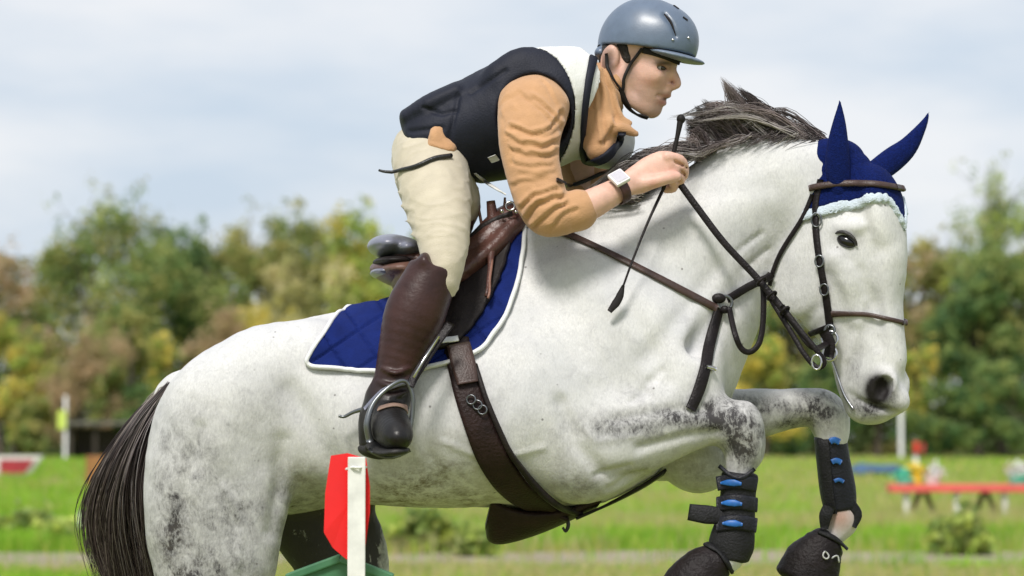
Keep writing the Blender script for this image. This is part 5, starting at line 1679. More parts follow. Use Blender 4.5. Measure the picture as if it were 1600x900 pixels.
# ================================================================== SETTING
# ---- ground sheet
def ground_mat():
    m = bpy.data.materials.new('meadow_soil')
    m.use_nodes = True
    n, l = m.node_tree.nodes, m.node_tree.links
    b = n['Principled BSDF']; b.inputs['Roughness'].default_value = .95; b.inputs['Specular IOR Level'].default_value = .1
    tc = n.new('ShaderNodeTexCoord')
    def nz(sc, st=(1, 1, 1)):
        mp = n.new('ShaderNodeMapping'); mp.inputs['Scale'].default_value = st
        l.new(tc.outputs['Object'], mp.inputs['Vector'])
        z = n.new('ShaderNodeTexNoise'); z.inputs['Scale'].default_value = sc; z.inputs['Detail'].default_value = 6
        l.new(mp.outputs['Vector'], z.inputs['Vector'])
        r = n.new('ShaderNodeMapRange'); r.inputs['From Min'].default_value = .4; r.inputs['From Max'].default_value = .62
        l.new(z.outputs['Fac'], r.inputs['Value'])
        return r.outputs['Result']
    def mix(f, a, c):
        q = n.new('ShaderNodeMix'); q.data_type = 'RGBA'
        l.new(f, q.inputs['Factor'])
        for s, v in (('A', a), ('B', c)):
            if isinstance(v, tuple): q.inputs[s].default_value = (*v, 1)
            else: l.new(v, q.inputs[s])
        return q.outputs['Result']
    c = mix(nz(.35, (.35, 1, 1)), (.17, .27, .040), (.28, .32, .075))
    c = mix(nz(.10, (.25, 1, 1)), c, (.36, .32, .13))
    c = mix(nz(3.0), c, (.15, .21, .04))
    l.new(c, b.inputs['Base Color'])
    return m
gm = ground_mat()
V = [(-900, -60, 0), (900, -60, 0), (900, 1600, 0), (-900, 1600, 0)]
o = link('ground', mesh_np('ground', V, [(0, 1, 2, 3)], False), gm)
tag(o, kind='structure')
# worn earth path running across behind the horse
mat('path_earth', (.20, .165, .115), rough=.95, var=.35, vscale=1.6, col2=(.33, .29, .21), bump=.6, bscale=14)
pv_, pf_ = [], []
xs = np.linspace(-40, 40, 90)
for i, x in enumerate(xs):
    w = 1.9 + .25 * math.sin(x * .7) + .15 * math.sin(x * 2.3)
    y0 = 25.2 + .25 * math.sin(x * .35)
    pv_ += [(x, y0 - w, .004), (x, y0 + w, .004)]
    if i: pf_.append((2 * i - 2, 2 * i, 2 * i + 1, 2 * i - 1))
tag(link('path', mesh_np('path', pv_, pf_, False), 'path_earth'), kind='structure')

# ---- grass: single blades, colour carried by each blade
def make_grass():
    VV, CC = [], []
    def field(n, d0, d1, hgt, wid, sel):
        # even in screen rows: density falls with distance
        t = rng.random(n)
        D = 1 / (1 / d0 + (1 / d1 - 1 / d0) * t)
        half = 800 / FPX * D * 1.12 + 1.0
        x = (rng.random(n) * 2 - 1) * half
        y = D - 7.0
        p = np.stack([x, y, np.zeros(n)], 1)
        dry = fbm(np.stack([x * .28, y * .6, x * 0], 1), .8, 4, 21)
        fine = fbm(np.stack([x, y, x * 0], 1), 1.7, 3, 33)
        on_path = (np.abs(y - 25.2 - .25 * np.sin(x * .35)) < 1.7 + .25 * np.sin(x * .7) + (fine - .5) * 1.6)
        right = np.clip((x + 3.0) / 4.0, 0, 1)
        band = (np.exp(-((y - 36) / 3.0) ** 2) * .24 * right - np.exp(-((y - 30) / 2.0) ** 2) * .25 + np.exp(-((y - 21) / 2.0) ** 2) * .14 + np.exp(-((y - 75) / 22.) ** 2) * .16)
        band = band - .12 * (x < -3.5)
        q = np.clip((dry + band - .47) * 7, 0, 1)
        if sel == 'dry':
            keep = rng.random(n) < q * .9 * (1 - .93 * on_path)
        else:
            keep = rng.random(n) < (1 - .55 * q) * (1 - .96 * on_path)
        p, q, fine, D = p[keep], q[keep], fine[keep], D[keep]
        m = len(p)
        h = hgt * (.45 + .9 * rng.random(m)) * (.6 + .8 * fine)
        h = h * np.where(p[:, 1] < 23.6, .38, 1.0)
        w = wid * (.6 + .8 * rng.random(m)) * np.maximum(1, D / 45)
        a = rng.random(m) * 6.283
        lean = h * (.15 + .5 * rng.random(m))
        b = rng.random(m) * 6.283
        dx = np.stack([np.cos(a) * w, np.sin(a) * w, np.zeros(m)], 1)
        tip = p + np.stack([np.cos(b) * lean, np.sin(b) * lean, h], 1)
        midp = p * .5 + tip * .5 + np.stack([-np.cos(b) * lean * .18, -np.sin(b) * lean * .18, h * .08], 1)
        VV.append(np.stack([p - dx, p + dx, midp + dx * .7, tip, tip, midp - dx * .7], 1))
        g0, g1 = np.array([.15, .34, .022]), np.array([.30, .50, .04])
        d0_, d1_ = np.array([.42, .36, .16]), np.array([.56, .49, .27])
        r = rng.random(m)[:, None]
        f = fine[:, None]
        gc = (g0 * (1 - r) + g1 * r) * (.30 + 1.35 * f)
        yel = rng.random(m)[:, None] < (.10 + .35 * q[:, None])
        gc = np.where(yel, np.array([.48, .46, .10]) * (.7 + .6 * r), gc)
        dc = d0_ * (1 - r) + d1_ * r
        c = dc if sel == 'dry' else gc
        CC.append(np.repeat(c, 6, 0))
    field(26000, 6, 26, .10, .004, 'green')
    field(190000, 26, 70, .21, .006, 'green')
    field(80000, 26, 62, .30, .0038, 'dry')
    field(60000, 70, 190, .20, .008, 'green')
    field(26000, 62, 190, .26, .006, 'dry')
    V = np.concatenate(VV).reshape(-1, 3)
    n = len(V) // 6
    i = np.arange(n) * 6
    # lower quad + upper triangle drawn as two quads sharing the tip
    F = np.concatenate([np.stack([i, i + 1, i + 2, i + 5], 1), np.stack([i + 5, i + 2, i + 3, i + 4], 1)])
    me = mesh_np('grass', V, F, False)
    setcol(me, 'blade', np.concatenate(CC))
    return me
mat('grass_blade', (1, 1, 1), rough=.6, var=.05, attr='blade', trans=.35, spec=.25)
tag(link('grass', make_grass(), 'grass_blade'), 'green and straw coloured meadow grass around the jump', 'grass', kind='stuff')

# ---- foliage
mat('leaf', (1, 1, 1), rough=.6, var=.12, vscale=1.5, attr='leaf', trans=.42, spec=.3)
mat('bark', (.085, .068, .052), rough=.9, var=.35, vscale=4, bump=.5, bscale=20, stretch=(1, 1, .25))
def taper_tubes(paths):
    """list of (pts, r0, r1) -> V,F"""
    V, F = [], []
    for pts, r0, r1 in paths:
        pts = crom(np.asarray(pts, float), 7)
        m = len(pts)
        T = np.gradient(pts, axis=0); T /= np.maximum(np.linalg.norm(T, axis=1, keepdims=True), 1e-9)
        A = np.cross(T, [.3, 1, .1]); A /= np.maximum(np.linalg.norm(A, axis=1, keepdims=True), 1e-9)
        B = np.cross(T, A)
        r = np.linspace(r0, r1, m)[:, None]
        base = len(V) * 1
        k = 6
        vs = np.stack([pts + (A * math.cos(6.283 * i / k) + B * math.sin(6.283 * i / k)) * r for i in range(k)], 1).reshape(-1, 3)
        b0 = sum(len(v) for v in V)
        V.append(vs)
        for i in range(m - 1):
            for a in range(k):
                F.append((b0 + i * k + a, b0 + i * k + (a + 1) % k, b0 + (i + 1) * k + (a + 1) % k, b0 + (i + 1) * k + a))
    return np.concatenate(V), F
MULT = 2.4
PAL = {'green': [(.075, .115, .035), (.11, .15, .045), (.16, .18, .058)],
       'dark': [(.032, .070, .024), (.052, .100, .032), (.085, .125, .040)],
       'olive': [(.105, .120, .035), (.16, .155, .048), (.21, .19, .065)],
       'yellow': [(.25, .215, .05), (.33, .28, .065), (.19, .18, .05)],
       'tan': [(.22, .17, .10), (.28, .21, .135), (.17, .135, .075)],
       'rust': [(.20, .15, .085), (.245, .18, .11), (.165, .14, .065)],
       'pale': [(.24, .22, .10), (.31, .28, .16), (.19, .185, .075)],
       'lime': [(.17, .21, .045), (.23, .26, .06), (.12, .165, .04)]}
def tree(label, u, D, vtop, wpx, pal, leaves=3600, base=0.18, dens=1.0, leaf=.30, group=None, lobes=9, wisps=6, name='tree', cat='tree', accent=None, seed=0):
    rg = np.random.default_rng(int(u * 7 + D * 13 + vtop + seed))
    g0 = G(u, D)
    H = zat(vtop, D)
    W = wpx / FPX * D / 2
    t = thing(name, label, cat, g0, group)
    paths = []
    top = g0 + np.array([rg.normal(0, .04) * H, rg.normal(0, .04) * H, H * .80])
    r0 = max(.05, H * .022)
    paths.append(([g0, g0 * .6 + top * .4 + rg.normal(0, .02 * H, 3) * [1, 1, 0], top], r0, r0 * .2))
    # crown lobes
    L, tips = [], []
    for i in range(lobes):
        a = rg.random() * 6.283
        zf = base + (1 - base) * (.12 + .80 * (i + rg.random()) / lobes)
        prof = math.sin(math.pi * min(1, (zf - base * .6) / (1 - base * .6) * .86 + .10)) ** .7
        rr = W * prof * (.35 + .55 * rg.random())
        c = g0 + np.array([math.cos(a) * rr, math.sin(a) * rr * .8, H * zf * .97])
        R_ = np.array([W * (.30 + .22 * rg.random()), W * (.30 + .22 * rg.random()), max(.12 * H, W * .26) * (.7 + .5 * rg.random())])
        if c[2] + R_[2] > H: c[2] = H - R_[2] * (.8 + .3 * rg.random())
        L.append((c, R_))
        st = g0 * (1 - zf * .6) + top * zf * .6
        paths.append(([st, st * .45 + c * .55 + np.array([0, 0, .03 * H]), c + np.array([0, 0, R_[2] * .4])], r0 * .42, r0 * .06))
    for i in range(wisps):
        c, R_ = L[rg.integers(len(L))] if i % 2 else L[-1 - (i // 2) % 3]
        d = np.array([rg.normal(0, .6), rg.normal(0, .4), 1.0]); d /= np.linalg.norm(d)
        e = c + d * R_.max() * (1.1 + .5 * rg.random())
        paths.append(([c, c * .5 + e * .5 + rg.normal(0, .03 * H, 3) * .4, e], r0 * .12, r0 * .02))
        tips.append(e)
    V, F = taper_tubes(paths)
    link('trunk', mesh_np('trunk', V, F), 'bark', t)
    # clumps of leaves on the lobes' outer parts, with gaps
    cl, cr = [], []
    for c, R_ in L:
        k = max(6, int(13 * dens))
        d = rg.normal(0, 1, (k, 3)); d /= np.linalg.norm(d, axis=1, keepdims=True)
        cl.append(c + d * R_ * (.45 + .62 * rg.random((k, 1))))
        cr.append(np.full(k, R_.mean()) * (.20 + .20 * rg.random(k)))
    for e in tips:
        cl.append(e[None] + rg.normal(0, .02 * H, (2, 3))); cr.append(np.full(2, W * .07))
    cl, cr = np.concatenate(cl), np.concatenate(cr)
    n = int(leaves * MULT) if leaf > .1 else leaves
    nL = len(cl) - 2 * len(tips)
    wts = np.ones(len(cl)); wts[nL:] = .12
    pick = rg.choice(len(cl), n, p=wts / wts.sum())
    d = rg.normal(0, 1, (n, 3)); d /= np.linalg.norm(d, axis=1, keepdims=True)
    ctr = cl[pick] + d * (cr[pick] * (1.25 + .9 * (rg.random(n) < .3)) * rg.random(n) ** .45)[:, None]
    ctr[:, 2] = np.maximum(ctr[:, 2], .05)
    nn = rg.normal(0, 1, (n, 3)) + [0, 0, .5]; nn /= np.linalg.norm(nn, axis=1, keepdims=True)
    a = np.cross(nn, rg.normal(0, 1, (n, 3))); a /= np.linalg.norm(a, axis=1, keepdims=True)
    b = np.cross(nn, a)
    s = ((leaf * .58 if leaf > .1 else leaf) * (.55 + .8 * rg.random(n)))[:, None]
    Vq = np.stack([ctr - a * s, ctr - b * s * .55, ctr + a * s, ctr + b * s * .55], 1).reshape(-1, 3)
    Fq = np.arange(n * 4).reshape(-1, 4)
    me = mesh_np('crown', Vq, Fq, False)
    pc = np.array(PAL[pal]) * 2.35 + .012
    ctone = rg.random(len(cl))
    ci = (ctone * 3).astype(int).clip(0, 2)
    col = pc[ci][pick] * (.75 + .5 * rg.random((n, 1)))
    if accent:
        am = (rg.random(len(cl)) < .3)[pick]
        col[am] = 2.35 * np.array(PAL[accent])[rg.integers(0, 3, am.sum())] * (.8 + .4 * rg.random((am.sum(), 1)))
    setcol(me, 'leaf', np.repeat(col, 4, 0))
    link('crown', me, 'leaf', t)
    return t
# left wood
tree('largest broad green tree at the left, tallest of the wood there', 165, 214, 318, 310, 'green', 9000, dens=1.5, lobes=16, wisps=10, leaf=.34, accent='olive')
tree('rounded olive green tree left of the rider back', 405, 216, 328, 220, 'olive', 7000, dens=1.4, lobes=12, wisps=8, leaf=.33, accent='green')
tree('yellowing green tree just behind the saddle cantle', 560, 214, 326, 190, 'lime', 6500, dens=1.4, lobes=12, wisps=7, leaf=.32, accent='yellow')
tree('olive tree filling the dip between the two tallest left trees', 330, 226, 350, 150, 'olive', 4600, dens=1.4, lobes=10, leaf=.33, accent='green')
tree('dark green tree between the two tallest left trees', 300, 222, 345, 190, 'dark', 6000, dens=1.4, lobes=11, leaf=.33, accent='green')
tree('green tree filling the gap at the left before the rider', 485, 222, 345, 170, 'green', 5500, dens=1.3, lobes=10, leaf=.33, accent='olive')
tree('sparse reddish tan tree at the far left edge', 4, 212, 388, 170, 'tan', 4200, dens=1.2, lobes=10, leaf=.28)
tree('bright yellow autumn tree at the far left edge', 22, 196, 488, 110, 'yellow', 4200, base=.1, dens=1.4, lobes=10, leaf=.26, accent='lime')
tree('bare rust brown shrub thicket right of the bright yellow tree', 130, 196, 512, 170, 'rust', 5200, base=.04, dens=1.3, lobes=12, leaf=.20, wisps=14, accent='tan')
tree('small bright yellow shrub above the horse croup', 258, 197, 520, 70, 'yellow', 2600, base=.05, dens=1.3, lobes=8, leaf=.22, accent='lime')
tree('pale straw coloured bush above the horse rump', 455, 200, 400, 150, 'pale', 5000, base=.1, dens=1.4, lobes=12, leaf=.24, wisps=12)
tree('pale straw coloured bush next to the saddle cantle', 545, 199, 402, 110, 'pale', 4200, base=.1, dens=1.4, lobes=10, leaf=.24, wisps=10, accent='lime')
tree('orange brown shrub low behind the horse croup', 350, 198, 470, 140, 'rust', 4600, base=.05, dens=1.3, lobes=11, leaf=.22, accent='tan')
tree('yellow green shrub just above the horse back', 430, 195, 468, 130, 'yellow', 4000, base=.05, dens=1.3, lobes=10, leaf=.22, accent='pale')
tree('green shrub below the large left tree', 205, 203, 470, 130, 'green', 4200, base=.05, dens=1.4, lobes=10, leaf=.28, accent='olive')
tree('dark low shrub beside the hut at the left', 225, 192, 590, 90, 'dark', 2600, base=.0, dens=1.4, lobes=8, leaf=.22, accent='green')
tree('green bush at the foot of the yellow tree on the left', 62, 191, 610, 80, 'olive', 2600, base=.0, dens=1.4, lobes=8, leaf=.22, accent='green')
# behind the horse (little of these shows)
for k_, (u_, vt_, w_, pl_, ac_, wh_) in enumerate([(660, 360, 180, 'green', 'olive', 'green tree of the far wood hidden behind the rider thigh'), (770, 400, 190, 'olive', 'green', 'olive tree of the far wood hidden behind the saddle'),
        (890, 380, 200, 'green', 'lime', 'green tree of the far wood hidden behind the horse shoulder'), (1010, 400, 190, 'olive', 'yellow', 'olive and yellow tree hidden behind the horse neck'),
        (1120, 390, 180, 'green', 'olive', 'green tree of the far wood hidden behind the breastplate')]):
    tree(wh_, u_, 216 + 3 * (k_ % 2), vt_, w_, pl_, 3600, dens=1.2, lobes=9, leaf=.36, group='trees hidden behind the horse', accent=ac_)
tree('yellow autumn bush under the horse jaw', 1195, 196, 520, 110, 'yellow', 4200, base=.05, dens=1.4, lobes=10, leaf=.24, accent='lime')
tree('olive green tree between the neck and the cheek of the horse', 1240, 212, 400, 200, 'olive', 5200, dens=1.4, lobes=12, leaf=.33, accent='dark')
tree('dark green shrub under the horse muzzle', 1275, 200, 545, 130, 'dark', 4200, base=.02, dens=1.5, lobes=10, leaf=.26, accent='green')
# right wood
tree('brownish olive tree just right of the horse face', 1440, 212, 362, 160, 'olive', 6800, dens=1.4, lobes=11, leaf=.31, wisps=6, accent='tan')
tree('tall loose green tree at the right edge', 1568, 208, 268, 190, 'green', 4600, base=.2, dens=.9, lobes=15, leaf=.27, wisps=22, accent='lime')
tree('dense green tree at the far right edge', 1590, 204, 340, 220, 'green', 7600, dens=1.5, lobes=14, leaf=.31, accent='olive')
tree('dark green tree with visible trunk right of the muzzle', 1528, 202, 420, 150, 'dark', 6200, base=.22, dens=1.5, lobes=12, leaf=.30, accent='green')
tree('small yellow bush right of the horse nose', 1445, 197, 530, 70, 'yellow', 2600, base=.05, dens=1.3, lobes=8, leaf=.22, accent='lime')
tree('low dark green shrub below the small yellow bush', 1470, 195, 600, 120, 'dark', 3800, base=.0, dens=1.5, lobes=10, leaf=.24, accent='green')
tree('olive tree low behind the muzzle', 1370, 214, 420, 140, 'olive', 4600, dens=1.4, lobes=10, leaf=.32, accent='green')
tree('green shrub at the right edge above the table', 1580, 195, 560, 120, 'green', 3800, base=.0, dens=1.5, lobes=10, leaf=.25, accent='dark')
# a second, thinner rank that closes the gaps low down
mat('wood_mass', (.05, .075, .028), rough=.9, var=.4, vscale=.3)
def hedge_mass():
    rg = np.random.default_rng(5)
    n = 90000
    x = rg.uniform(-75, 75, n); y = 222 + rg.uniform(-3, 3, n)
    hm = 13.5 + 4.0 * fbm(np.stack([x, x * 0, x * 0], 1), .12, 3, 4) + 1.5 * fbm(np.stack([x, x * 0, x * 0], 1), .6, 2, 6)
    z = rg.random(n) * hm; z[::3] = rg.random(len(z[::3])) * 4.0
    ctr = np.stack([x, y, z], 1)
    nn = rg.normal(0, 1, (n, 3)); nn /= np.linalg.norm(nn, axis=1, keepdims=True)
    a = np.cross(nn, rg.normal(0, 1, (n, 3))); a /= np.linalg.norm(a, axis=1, keepdims=True)
    b = np.cross(nn, a)
    s = rg.uniform(.18, .40, (n, 1))
    V = np.stack([ctr - a * s, ctr - b * s * .6, ctr + a * s, ctr + b * s * .6], 1).reshape(-1, 3)
    me = mesh_np('undergrowth', V, np.arange(n * 4).reshape(-1, 4), False)
    f = fbm(np.stack([x, y * 0, z], 1), .35, 3, 9)[:, None]
    col = np.where(f > .55, np.array([.30, .27, .11]), np.array([.13, .18, .065])) * (.6 + .8 * rg.random((n, 1)))
    setcol(me, 'leaf', np.repeat(col, 4, 0))
    return me
tag(link('undergrowth', hedge_mass(), 'leaf'), 'dense dark undergrowth between the trunks of the far wood', 'undergrowth', kind='stuff')

# ================================================================== THINGS IN THE FIELD
EX, EY, EZ = np.array([1., 0, 0]), np.array([0, 1., 0]), np.array([0, 0, 1.])
def box(name, c, h, m, parent, bev=.12, rz=0.0, ry=0.0):
    ex = np.array([math.cos(rz), math.sin(rz), 0]); ey = np.array([-math.sin(rz), math.cos(rz), 0]); ez = EZ
    if ry:
        ex, ez = ex * math.cos(ry) + ez * math.sin(ry), ez * math.cos(ry) - ex * math.sin(ry)
    return rbox(np.asarray(c, float), ex, ey, ez, *h, name, m, parent, bev)
mat('red_paint', lin(206, 40, 42), rough=.5, var=.12, vscale=5, bump=.05)
mat('white_paint', (.66, .66, .64), rough=.55, var=.16, vscale=14)
mat('post_paint', (.60, .61, .58), rough=.6, var=.15, vscale=6)
mat('dark_wood', (.045, .035, .028), rough=.85, var=.35, vscale=4, stretch=(1, 1, 6), bump=.4, bscale=20)
mat('warm_wood', lin(150, 104, 62), rough=.8, var=.25, vscale=6, stretch=(1, 6, 1), bump=.3, bscale=20)
mat('roof_grey', (.12, .115, .10), rough=.85, var=.3, vscale=3)
mat('green_paint', lin(44, 98, 66), rough=.6, var=.25, vscale=9, col2=lin(78, 128, 92))
mat('signal_red', lin(226, 30, 34), rough=.42, var=.06, vscale=8)
mat('lime_paint', lin(196, 214, 96), rough=.6, var=.1)
mat('teal_paint', lin(86, 190, 160), rough=.6, var=.15)
mat('yellow_paint', lin(226, 200, 52), rough=.6, var=.15)
mat('blue_paint', lin(52, 84, 120), rough=.6, var=.25, vscale=3)
mat('table_red', lin(214, 92, 86), rough=.6, var=.14, vscale=3)
# near flag marker: red panel cable-tied to a white slat
fl = thing('jump_flag', 'red flag panel tied to a white slat beside the rider boot', 'flag', P(560, 1000, -.80))
yF = -.80
outl = [(517, 712), (543, 708), (572, 716), (578, 760), (578, 800), (570, 862), (560, 872), (541, 874), (520, 856), (506, 832), (508, 770)]
V, F = [], []
nO = len(outl)
for k_, (dy, sc_) in enumerate([(.004, 1.0), (-.004, 1.0)]):
    for (u_, v_) in outl:
        cu, cv = 543 + (u_ - 543) * sc_, 790 + (v_ - 790) * sc_
        V.append(P(cu, cv, yF + dy + .012 * math.sin((u_ - 506) / 72 * 3.1)))
    V.append(P(543, 790, yF + dy + .010))
F = [(i, (i + 1) % nO, nO + 1 + (i + 1) % nO, nO + 1 + i) for i in range(nO)]
me = bpy.data.meshes.new('flag_panel')
tris = [(nO, i, (i + 1) % nO) for i in range(nO)] + [(2 * nO + 1, nO + 1 + (i + 1) % nO, nO + 1 + i) for i in range(nO)]
me.from_pydata([tuple(map(float, v)) for v in V], [], F + tris)
link('panel', me, 'signal_red', fl)
a_, b_ = P(560, 714, yF - .022), P(557, 905, yF - .022)
ft = a_ - b_
bot_ = np.array([b_[0] - .004, yF - .022, 0.0]); 
cmid = (a_ + bot_) / 2
box('slat', cmid, (px(13.5) * .9, .006, (a_[2]) / 2), 'white_paint', fl, .2)
tube('cable_tie', [P(541, 733, yF - .012), P(552, 730, yF - .034), P(560, 731, yF - .036), P(572, 730, yF - .012)], .0028, 'white_paint', fl, 6)
# green gabled wing of the jump, and its rails
wg = thing('jump_wing', 'dark green gabled jump wing just below the red flag', 'jump wing', (P(530, 0, -.72)[0], -.72, 0))
apex, lft, rgt = P(532, 876, -.72), P(455, 903, -.72), P(606, 903, -.72)
zl = lft[2] - .05
pts = [apex, P(606, 905, -.72), np.array([rgt[0], -.72, .06]), np.array([lft[0], -.72, .06]), P(455, 905, -.72)]
V = [p + np.array([0, -.012, 0]) for p in pts] + [p + np.array([0, .012, 0]) for p in pts]
me = bpy.data.meshes.new('wing_board')
me.from_pydata([tuple(map(float, v)) for v in V], [], [(0, 4, 3, 2, 1), (5, 6, 7, 8, 9)] + [(i, (i + 1) % 5, 5 + (i + 1) % 5, 5 + i) for i in range(5)])
link('board', me, 'green_paint', wg)
for q in (P(448, 907, -.72), P(614, 907, -.72)):
    box('cap_strip', (apex + q) / 2 + np.array([0, 0, .006]), (np.linalg.norm(apex - q) / 2, .022, .009), 'green_paint', wg, .2, 0, math.atan2(apex[2] - q[2], apex[0] - q[0]) if q[0] < apex[0] else math.atan2(q[2] - apex[2], q[0] - apex[0]))
for x_ in (lft[0] + .03, rgt[0] - .03):
    box('foot', (x_, -.72, .03), (.03, .22, .03), 'green_paint', wg, .2)
rl = thing('jump_rail', 'striped red and white pole of the jump below the horse', 'pole', (P(700, 0)[0], .25, .4))
for i in range(8):
    y0 = -.70 + i * .3
    tube('stripe', [np.array([P(690, 0)[0], y0, .40]), np.array([P(690, 0)[0], y0 + .3, .40])], .05, 'red_paint' if i % 2 else 'white_paint', rl, 14)
for y_ in (-.62, 1.62):
    box('trestle', (P(690, 0)[0], y_, .175), (.05, .05, .17), 'green_paint', rl, .1)

# left: red and white jump, wooden box, hut, posts
D1 = 1.4 * FPX / (746 - 684)
def zz(v, D): return zat(v, D)
j = thing('painted_jump', 'red jump panel with white frame at the left edge of the field', 'jump', G(20, D1))
sc1 = D1 / FPX
def up(u, v, D, dy=0.0):
    g = G(u, D); return np.array([g[0], g[1] + dy, zat(v, D)])
V = [up(-40, 712, D1, -.05), up(68, 712, D1, -.05), up(44, 742, D1, -.05), up(-40, 742, D1, -.05)]
V += [v + np.array([0, .6, 0]) for v in V]
me = bpy.data.meshes.new('jump_frame')
me.from_pydata([tuple(map(float, v)) for v in V], [], [(0, 3, 2, 1), (4, 5, 6, 7), (0, 1, 5, 4), (1, 2, 6, 5), (2, 3, 7, 6), (3, 0, 4, 7)])
link('frame', me, 'white_paint', j)
V = [up(2, 718, D1, -.12), up(56, 718, D1, -.12), up(40, 739, D1, -.12), up(2, 739, D1, -.12)]
V += [v + np.array([0, .1, 0]) for v in V]
me = bpy.data.meshes.new('jump_panel')
me.from_pydata([tuple(map(float, v)) for v in V], [], [(0, 3, 2, 1), (4, 5, 6, 7), (0, 1, 5, 4), (1, 2, 6, 5), (2, 3, 7, 6), (3, 0, 4, 7)])
mat('deep_red', lin(160, 44, 54), rough=.6, var=.2, vscale=2)
link('panel', me, 'deep_red', j)
D2 = 1.4 * FPX / (762 - 684)
wb = thing('wooden_box', 'light brown wooden box jump behind the horse tail', 'box', G(160, D2))
for k_ in range(4):
    za, zb = zat(760 - k_ * 12, D2), zat(760 - (k_ + 1) * 12, D2)
    g = G(168, D2)
    box('plank', (g[0], g[1], (za + zb) / 2), (30 / FPX * D2, .35, (zb - za) / 2 - .006), 'warm_wood', wb, .08)
D3 = 190
ht = thing('hut', 'low dark open hut with flat roof at the left tree line', 'hut', G(155, D3))
gx = lambda u, D=D3: G(u, D)[0]
for u_ in (112, 150, 200):
    box('post', (gx(u_), 183, zat(664, D3) / 2), (.12, .12, zat(664, D3) / 2), 'dark_wood', ht)
box('back_wall', (gx(156), 185.2, zat(668, D3) / 2), (2.0, .08, zat(668, D3) / 2 - .03), 'dark_wood', ht)
box('side_wall', (gx(112) - .2, 184.2, zat(668, D3) / 2), (.06, .95, zat(668, D3) / 2 - .03), 'dark_wood', ht)
box('roof', (gx(156), 184, zat(661, D3)), (2.35, 1.6, .13), 'roof_grey', ht)
D4 = 186
ps = thing('sign_post', 'white pole with lime green sign left of the dark hut', 'post', G(103, D4))
hp = zat(618, D4)
tube('pole', [np.array([gx(103, D4), D4 - 7, 0]), np.array([gx(103, D4), D4 - 7, hp])], .10, 'white_paint', ps, 10)
box('sign', (gx(98, D4), D4 - 7.15, zat(656, D4)), (.28, .03, .62), 'lime_paint', ps, .2)
for (u_, v0_, v1_, lb) in [(128, 802, 838, 'short white marker stake close to the horse tail'), (48, 812, 838, 'short white marker stake in the grass at the far left')]:
    Dk = 1.4 * FPX / (v1_ + 6 - 684)
    s_ = thing('marker_stake', lb, 'stake', G(u_, Dk), 'marker stakes in the grass')
    box('shaft', (G(u_, Dk)[0], Dk - 7, zat(v0_, Dk) / 2), (.020, .020, zat(v0_, Dk) / 2), 'post_paint', s_, .2)
    box('cap', (G(u_, Dk)[0], Dk - 7, zat(v0_, Dk) + .01), (.026, .026, .012), 'post_paint', s_, .2)
# right: table with red top, flower pots, posts
DT = 1.4 * FPX / (812 - 684)
tb = thing('long_table', 'long table with red top and white legs at the right edge', 'table', G(1520, DT))
zt = zat(758, DT)
k_ = DT / FPX
xa, xb = G(1388, DT)[0], G(1700, DT)[0]
for i in range(3):
    box('top_plank', ((xa + xb) / 2, DT - 7 - .22 + i * .24, zt - .05), ((xb - xa) / 2, .116, .065), 'table_red', tb, .1)
for u_ in (1412, 1490, 1565, 1640):
    box('leg', (G(u_, DT)[0], DT - 7 - .18, (zt - .1) / 2), (.045, .045, (zt - .1) / 2), 'white_paint', tb, .12)
for u_ in (1432, 1452, 1532, 1548):
    sgn_ = 1 if u_ in (1452, 1548) else -1
    tube('trestle_leg', [np.array([G(u_ - sgn_ * 6, DT)[0], DT - 7 + .15, zt - .1]), np.array([G(u_ + sgn_ * 10, DT)[0], DT - 7 + .15, .02])], .045, 'dark_wood', tb, 8)
def planter(label, u, v, w, m1, m2, seed):
    rg = np.random.default_rng(seed)
    t = thing('flower_pot', label, 'flower pot', np.array([G(u, DT)[0], DT - 7, zt - .005]), 'flower pots on the table')
    x = G(u, DT)[0]
    h = zat(v, DT) - zt
    r = w / 2 * k_
    prof = [(0, .7), (.15, .78), (.55, .95), (.6, 1.0), (.62, .9)]
    V, F = [], []
    n = 14
    for a, b in prof:
        for i in range(n):
            V.append((x + math.cos(6.283 * i / n) * r * b, DT - 7 + math.sin(6.283 * i / n) * r * .8 * b, zt + a * h))
    for q in range(len(prof) - 1):
        for i in range(n):
            F.append((q * n + i, q * n + (i + 1) % n, (q + 1) * n + (i + 1) % n, (q + 1) * n + i))
    link('pot', mesh_np('pot', V, F), m1, t)
    c = np.array([x, DT - 7, zt + h * .8])
    nl = 160
    ctr = c + rg.normal(0, 1, (nl, 3)) * np.array([r * .55, r * .4, h * .22])
    ctr[:, 2] = np.maximum(ctr[:, 2], zt + h * .4)
    a = rg.normal(0, 1, (nl, 3)); a /= np.linalg.norm(a, axis=1, keepdims=True)
    b = np.cross(a, rg.normal(0, 1, (nl, 3))); b /= np.linalg.norm(b, axis=1, keepdims=True)
    Vq = np.stack([ctr - a * .045, ctr - b * .03, ctr + a * .045, ctr + b * .03], 1).reshape(-1, 3)
    tag(link('flowers', mesh_np('flowers', Vq, np.arange(nl * 4).reshape(-1, 4), False), m2, t), kind='stuff')
planter('teal flower pot at the left end of the red table', 1412, 738, 30, 'teal_paint', 'teal_paint', 1)
planter('small yellow flower pot near the left end of the red table', 1430, 732, 22, 'yellow_paint', 'yellow_paint', 2)
planter('pale flower pot in the middle of the red table', 1456, 732, 26, 'white_paint', 'white_paint', 3)
planter('teal and cream flower pot at the right end of the table', 1590, 730, 36, 'teal_paint', 'white_paint', 4)
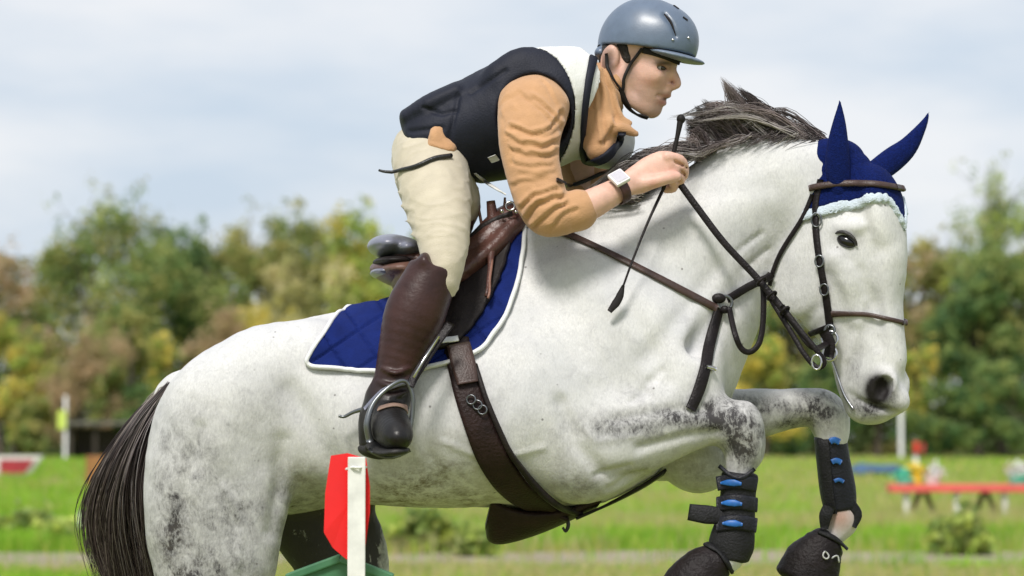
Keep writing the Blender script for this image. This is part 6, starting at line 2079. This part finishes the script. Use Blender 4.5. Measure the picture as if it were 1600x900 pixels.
for (u_, v0_, lb, red) in [(1407, 640, 'tall slim white pole right of the horse muzzle', 0), (1430, 690, 'short white pole with red top behind the red table', 1)]:
    D5 = 106 if red else 192
    s_ = thing('marker_pole', lb, 'pole', G(u_, D5), 'poles beyond the table')
    zt_ = zat(v0_, D5)
    tube('shaft', [np.array([G(u_, D5)[0], D5 - 7, 0]), np.array([G(u_, D5)[0], D5 - 7, zt_])], .085 if red else .14, 'post_paint', s_, 8)
    if red:
        box('red_top', (G(u_, D5)[0], D5 - 7.1, zt_ - .22), (.10, .10, .22), 'red_paint', s_, .2)
        box('red_sign', (G(u_ + 11, D5)[0], D5 - 7.05, zt_ - .25), (.07, .03, .20), 'deep_red', s_, .2)
    else:
        box('cap', (G(u_, D5)[0], D5 - 7, zt_ + .03), (.10, .10, .04), 'post_paint', s_, .2)
D6 = 100
bb = thing('blue_tarpaulin', 'dark blue tarpaulin heap left of the red table', 'tarpaulin', G(1372, D6))
F_ = Field(G(1335, D6) - np.array([.2, 1.0, .2]), G(1412, D6) + np.array([.2, 1.0, 1.2]), .05)
F_.ell(G(1362, D6) + EZ * .2, (.55, .5, zat(735, D6) * .8), k=0); F_.ell(G(1385, D6) + EZ * .2, (.6, .5, zat(732, D6) * .8), k=.1); F_.ell(G(1345, D6) + EZ * .15, (.5, .4, .3), k=.1)
a, b = F_.surface(1)
a += vnormals(a, b) * ((fbm(a, 3, 3, 2) - .5) * .2)[:, None]
link('cover', mesh_np('tarpaulin', a, b), 'blue_paint', bb)
# small bush in the meadow
DB = 1.4 * FPX / (866 - 684)
tree('low bright green bush in the meadow below the red table', 1500, DB, 806, 92, 'lime', 3000, base=.0, dens=1.4, lobes=14, leaf=.075, wisps=10, name='bush', cat='bush', accent='green')
tree('leafy green weed clump under the horse belly', 668, 34, 798, 100, 'lime', 1800, base=.0, dens=1.2, lobes=11, leaf=.085, wisps=4, name='bush', cat='bush', accent='green')

for u_, v_, D_, w_, lb in [(40, 800, 38, 110, 'leafy green weed clump at the lower left corner'), (96, 822, 36, 80, 'small leafy weed clump left of the tail'), (745, 830, 33, 70, 'low weed tuft under the belly guard')]:
    tree(lb, u_, D_, v_, w_, 'lime', 1300, base=.0, dens=1.1, lobes=10, leaf=.08, wisps=4, name='bush', cat='bush', accent='green')
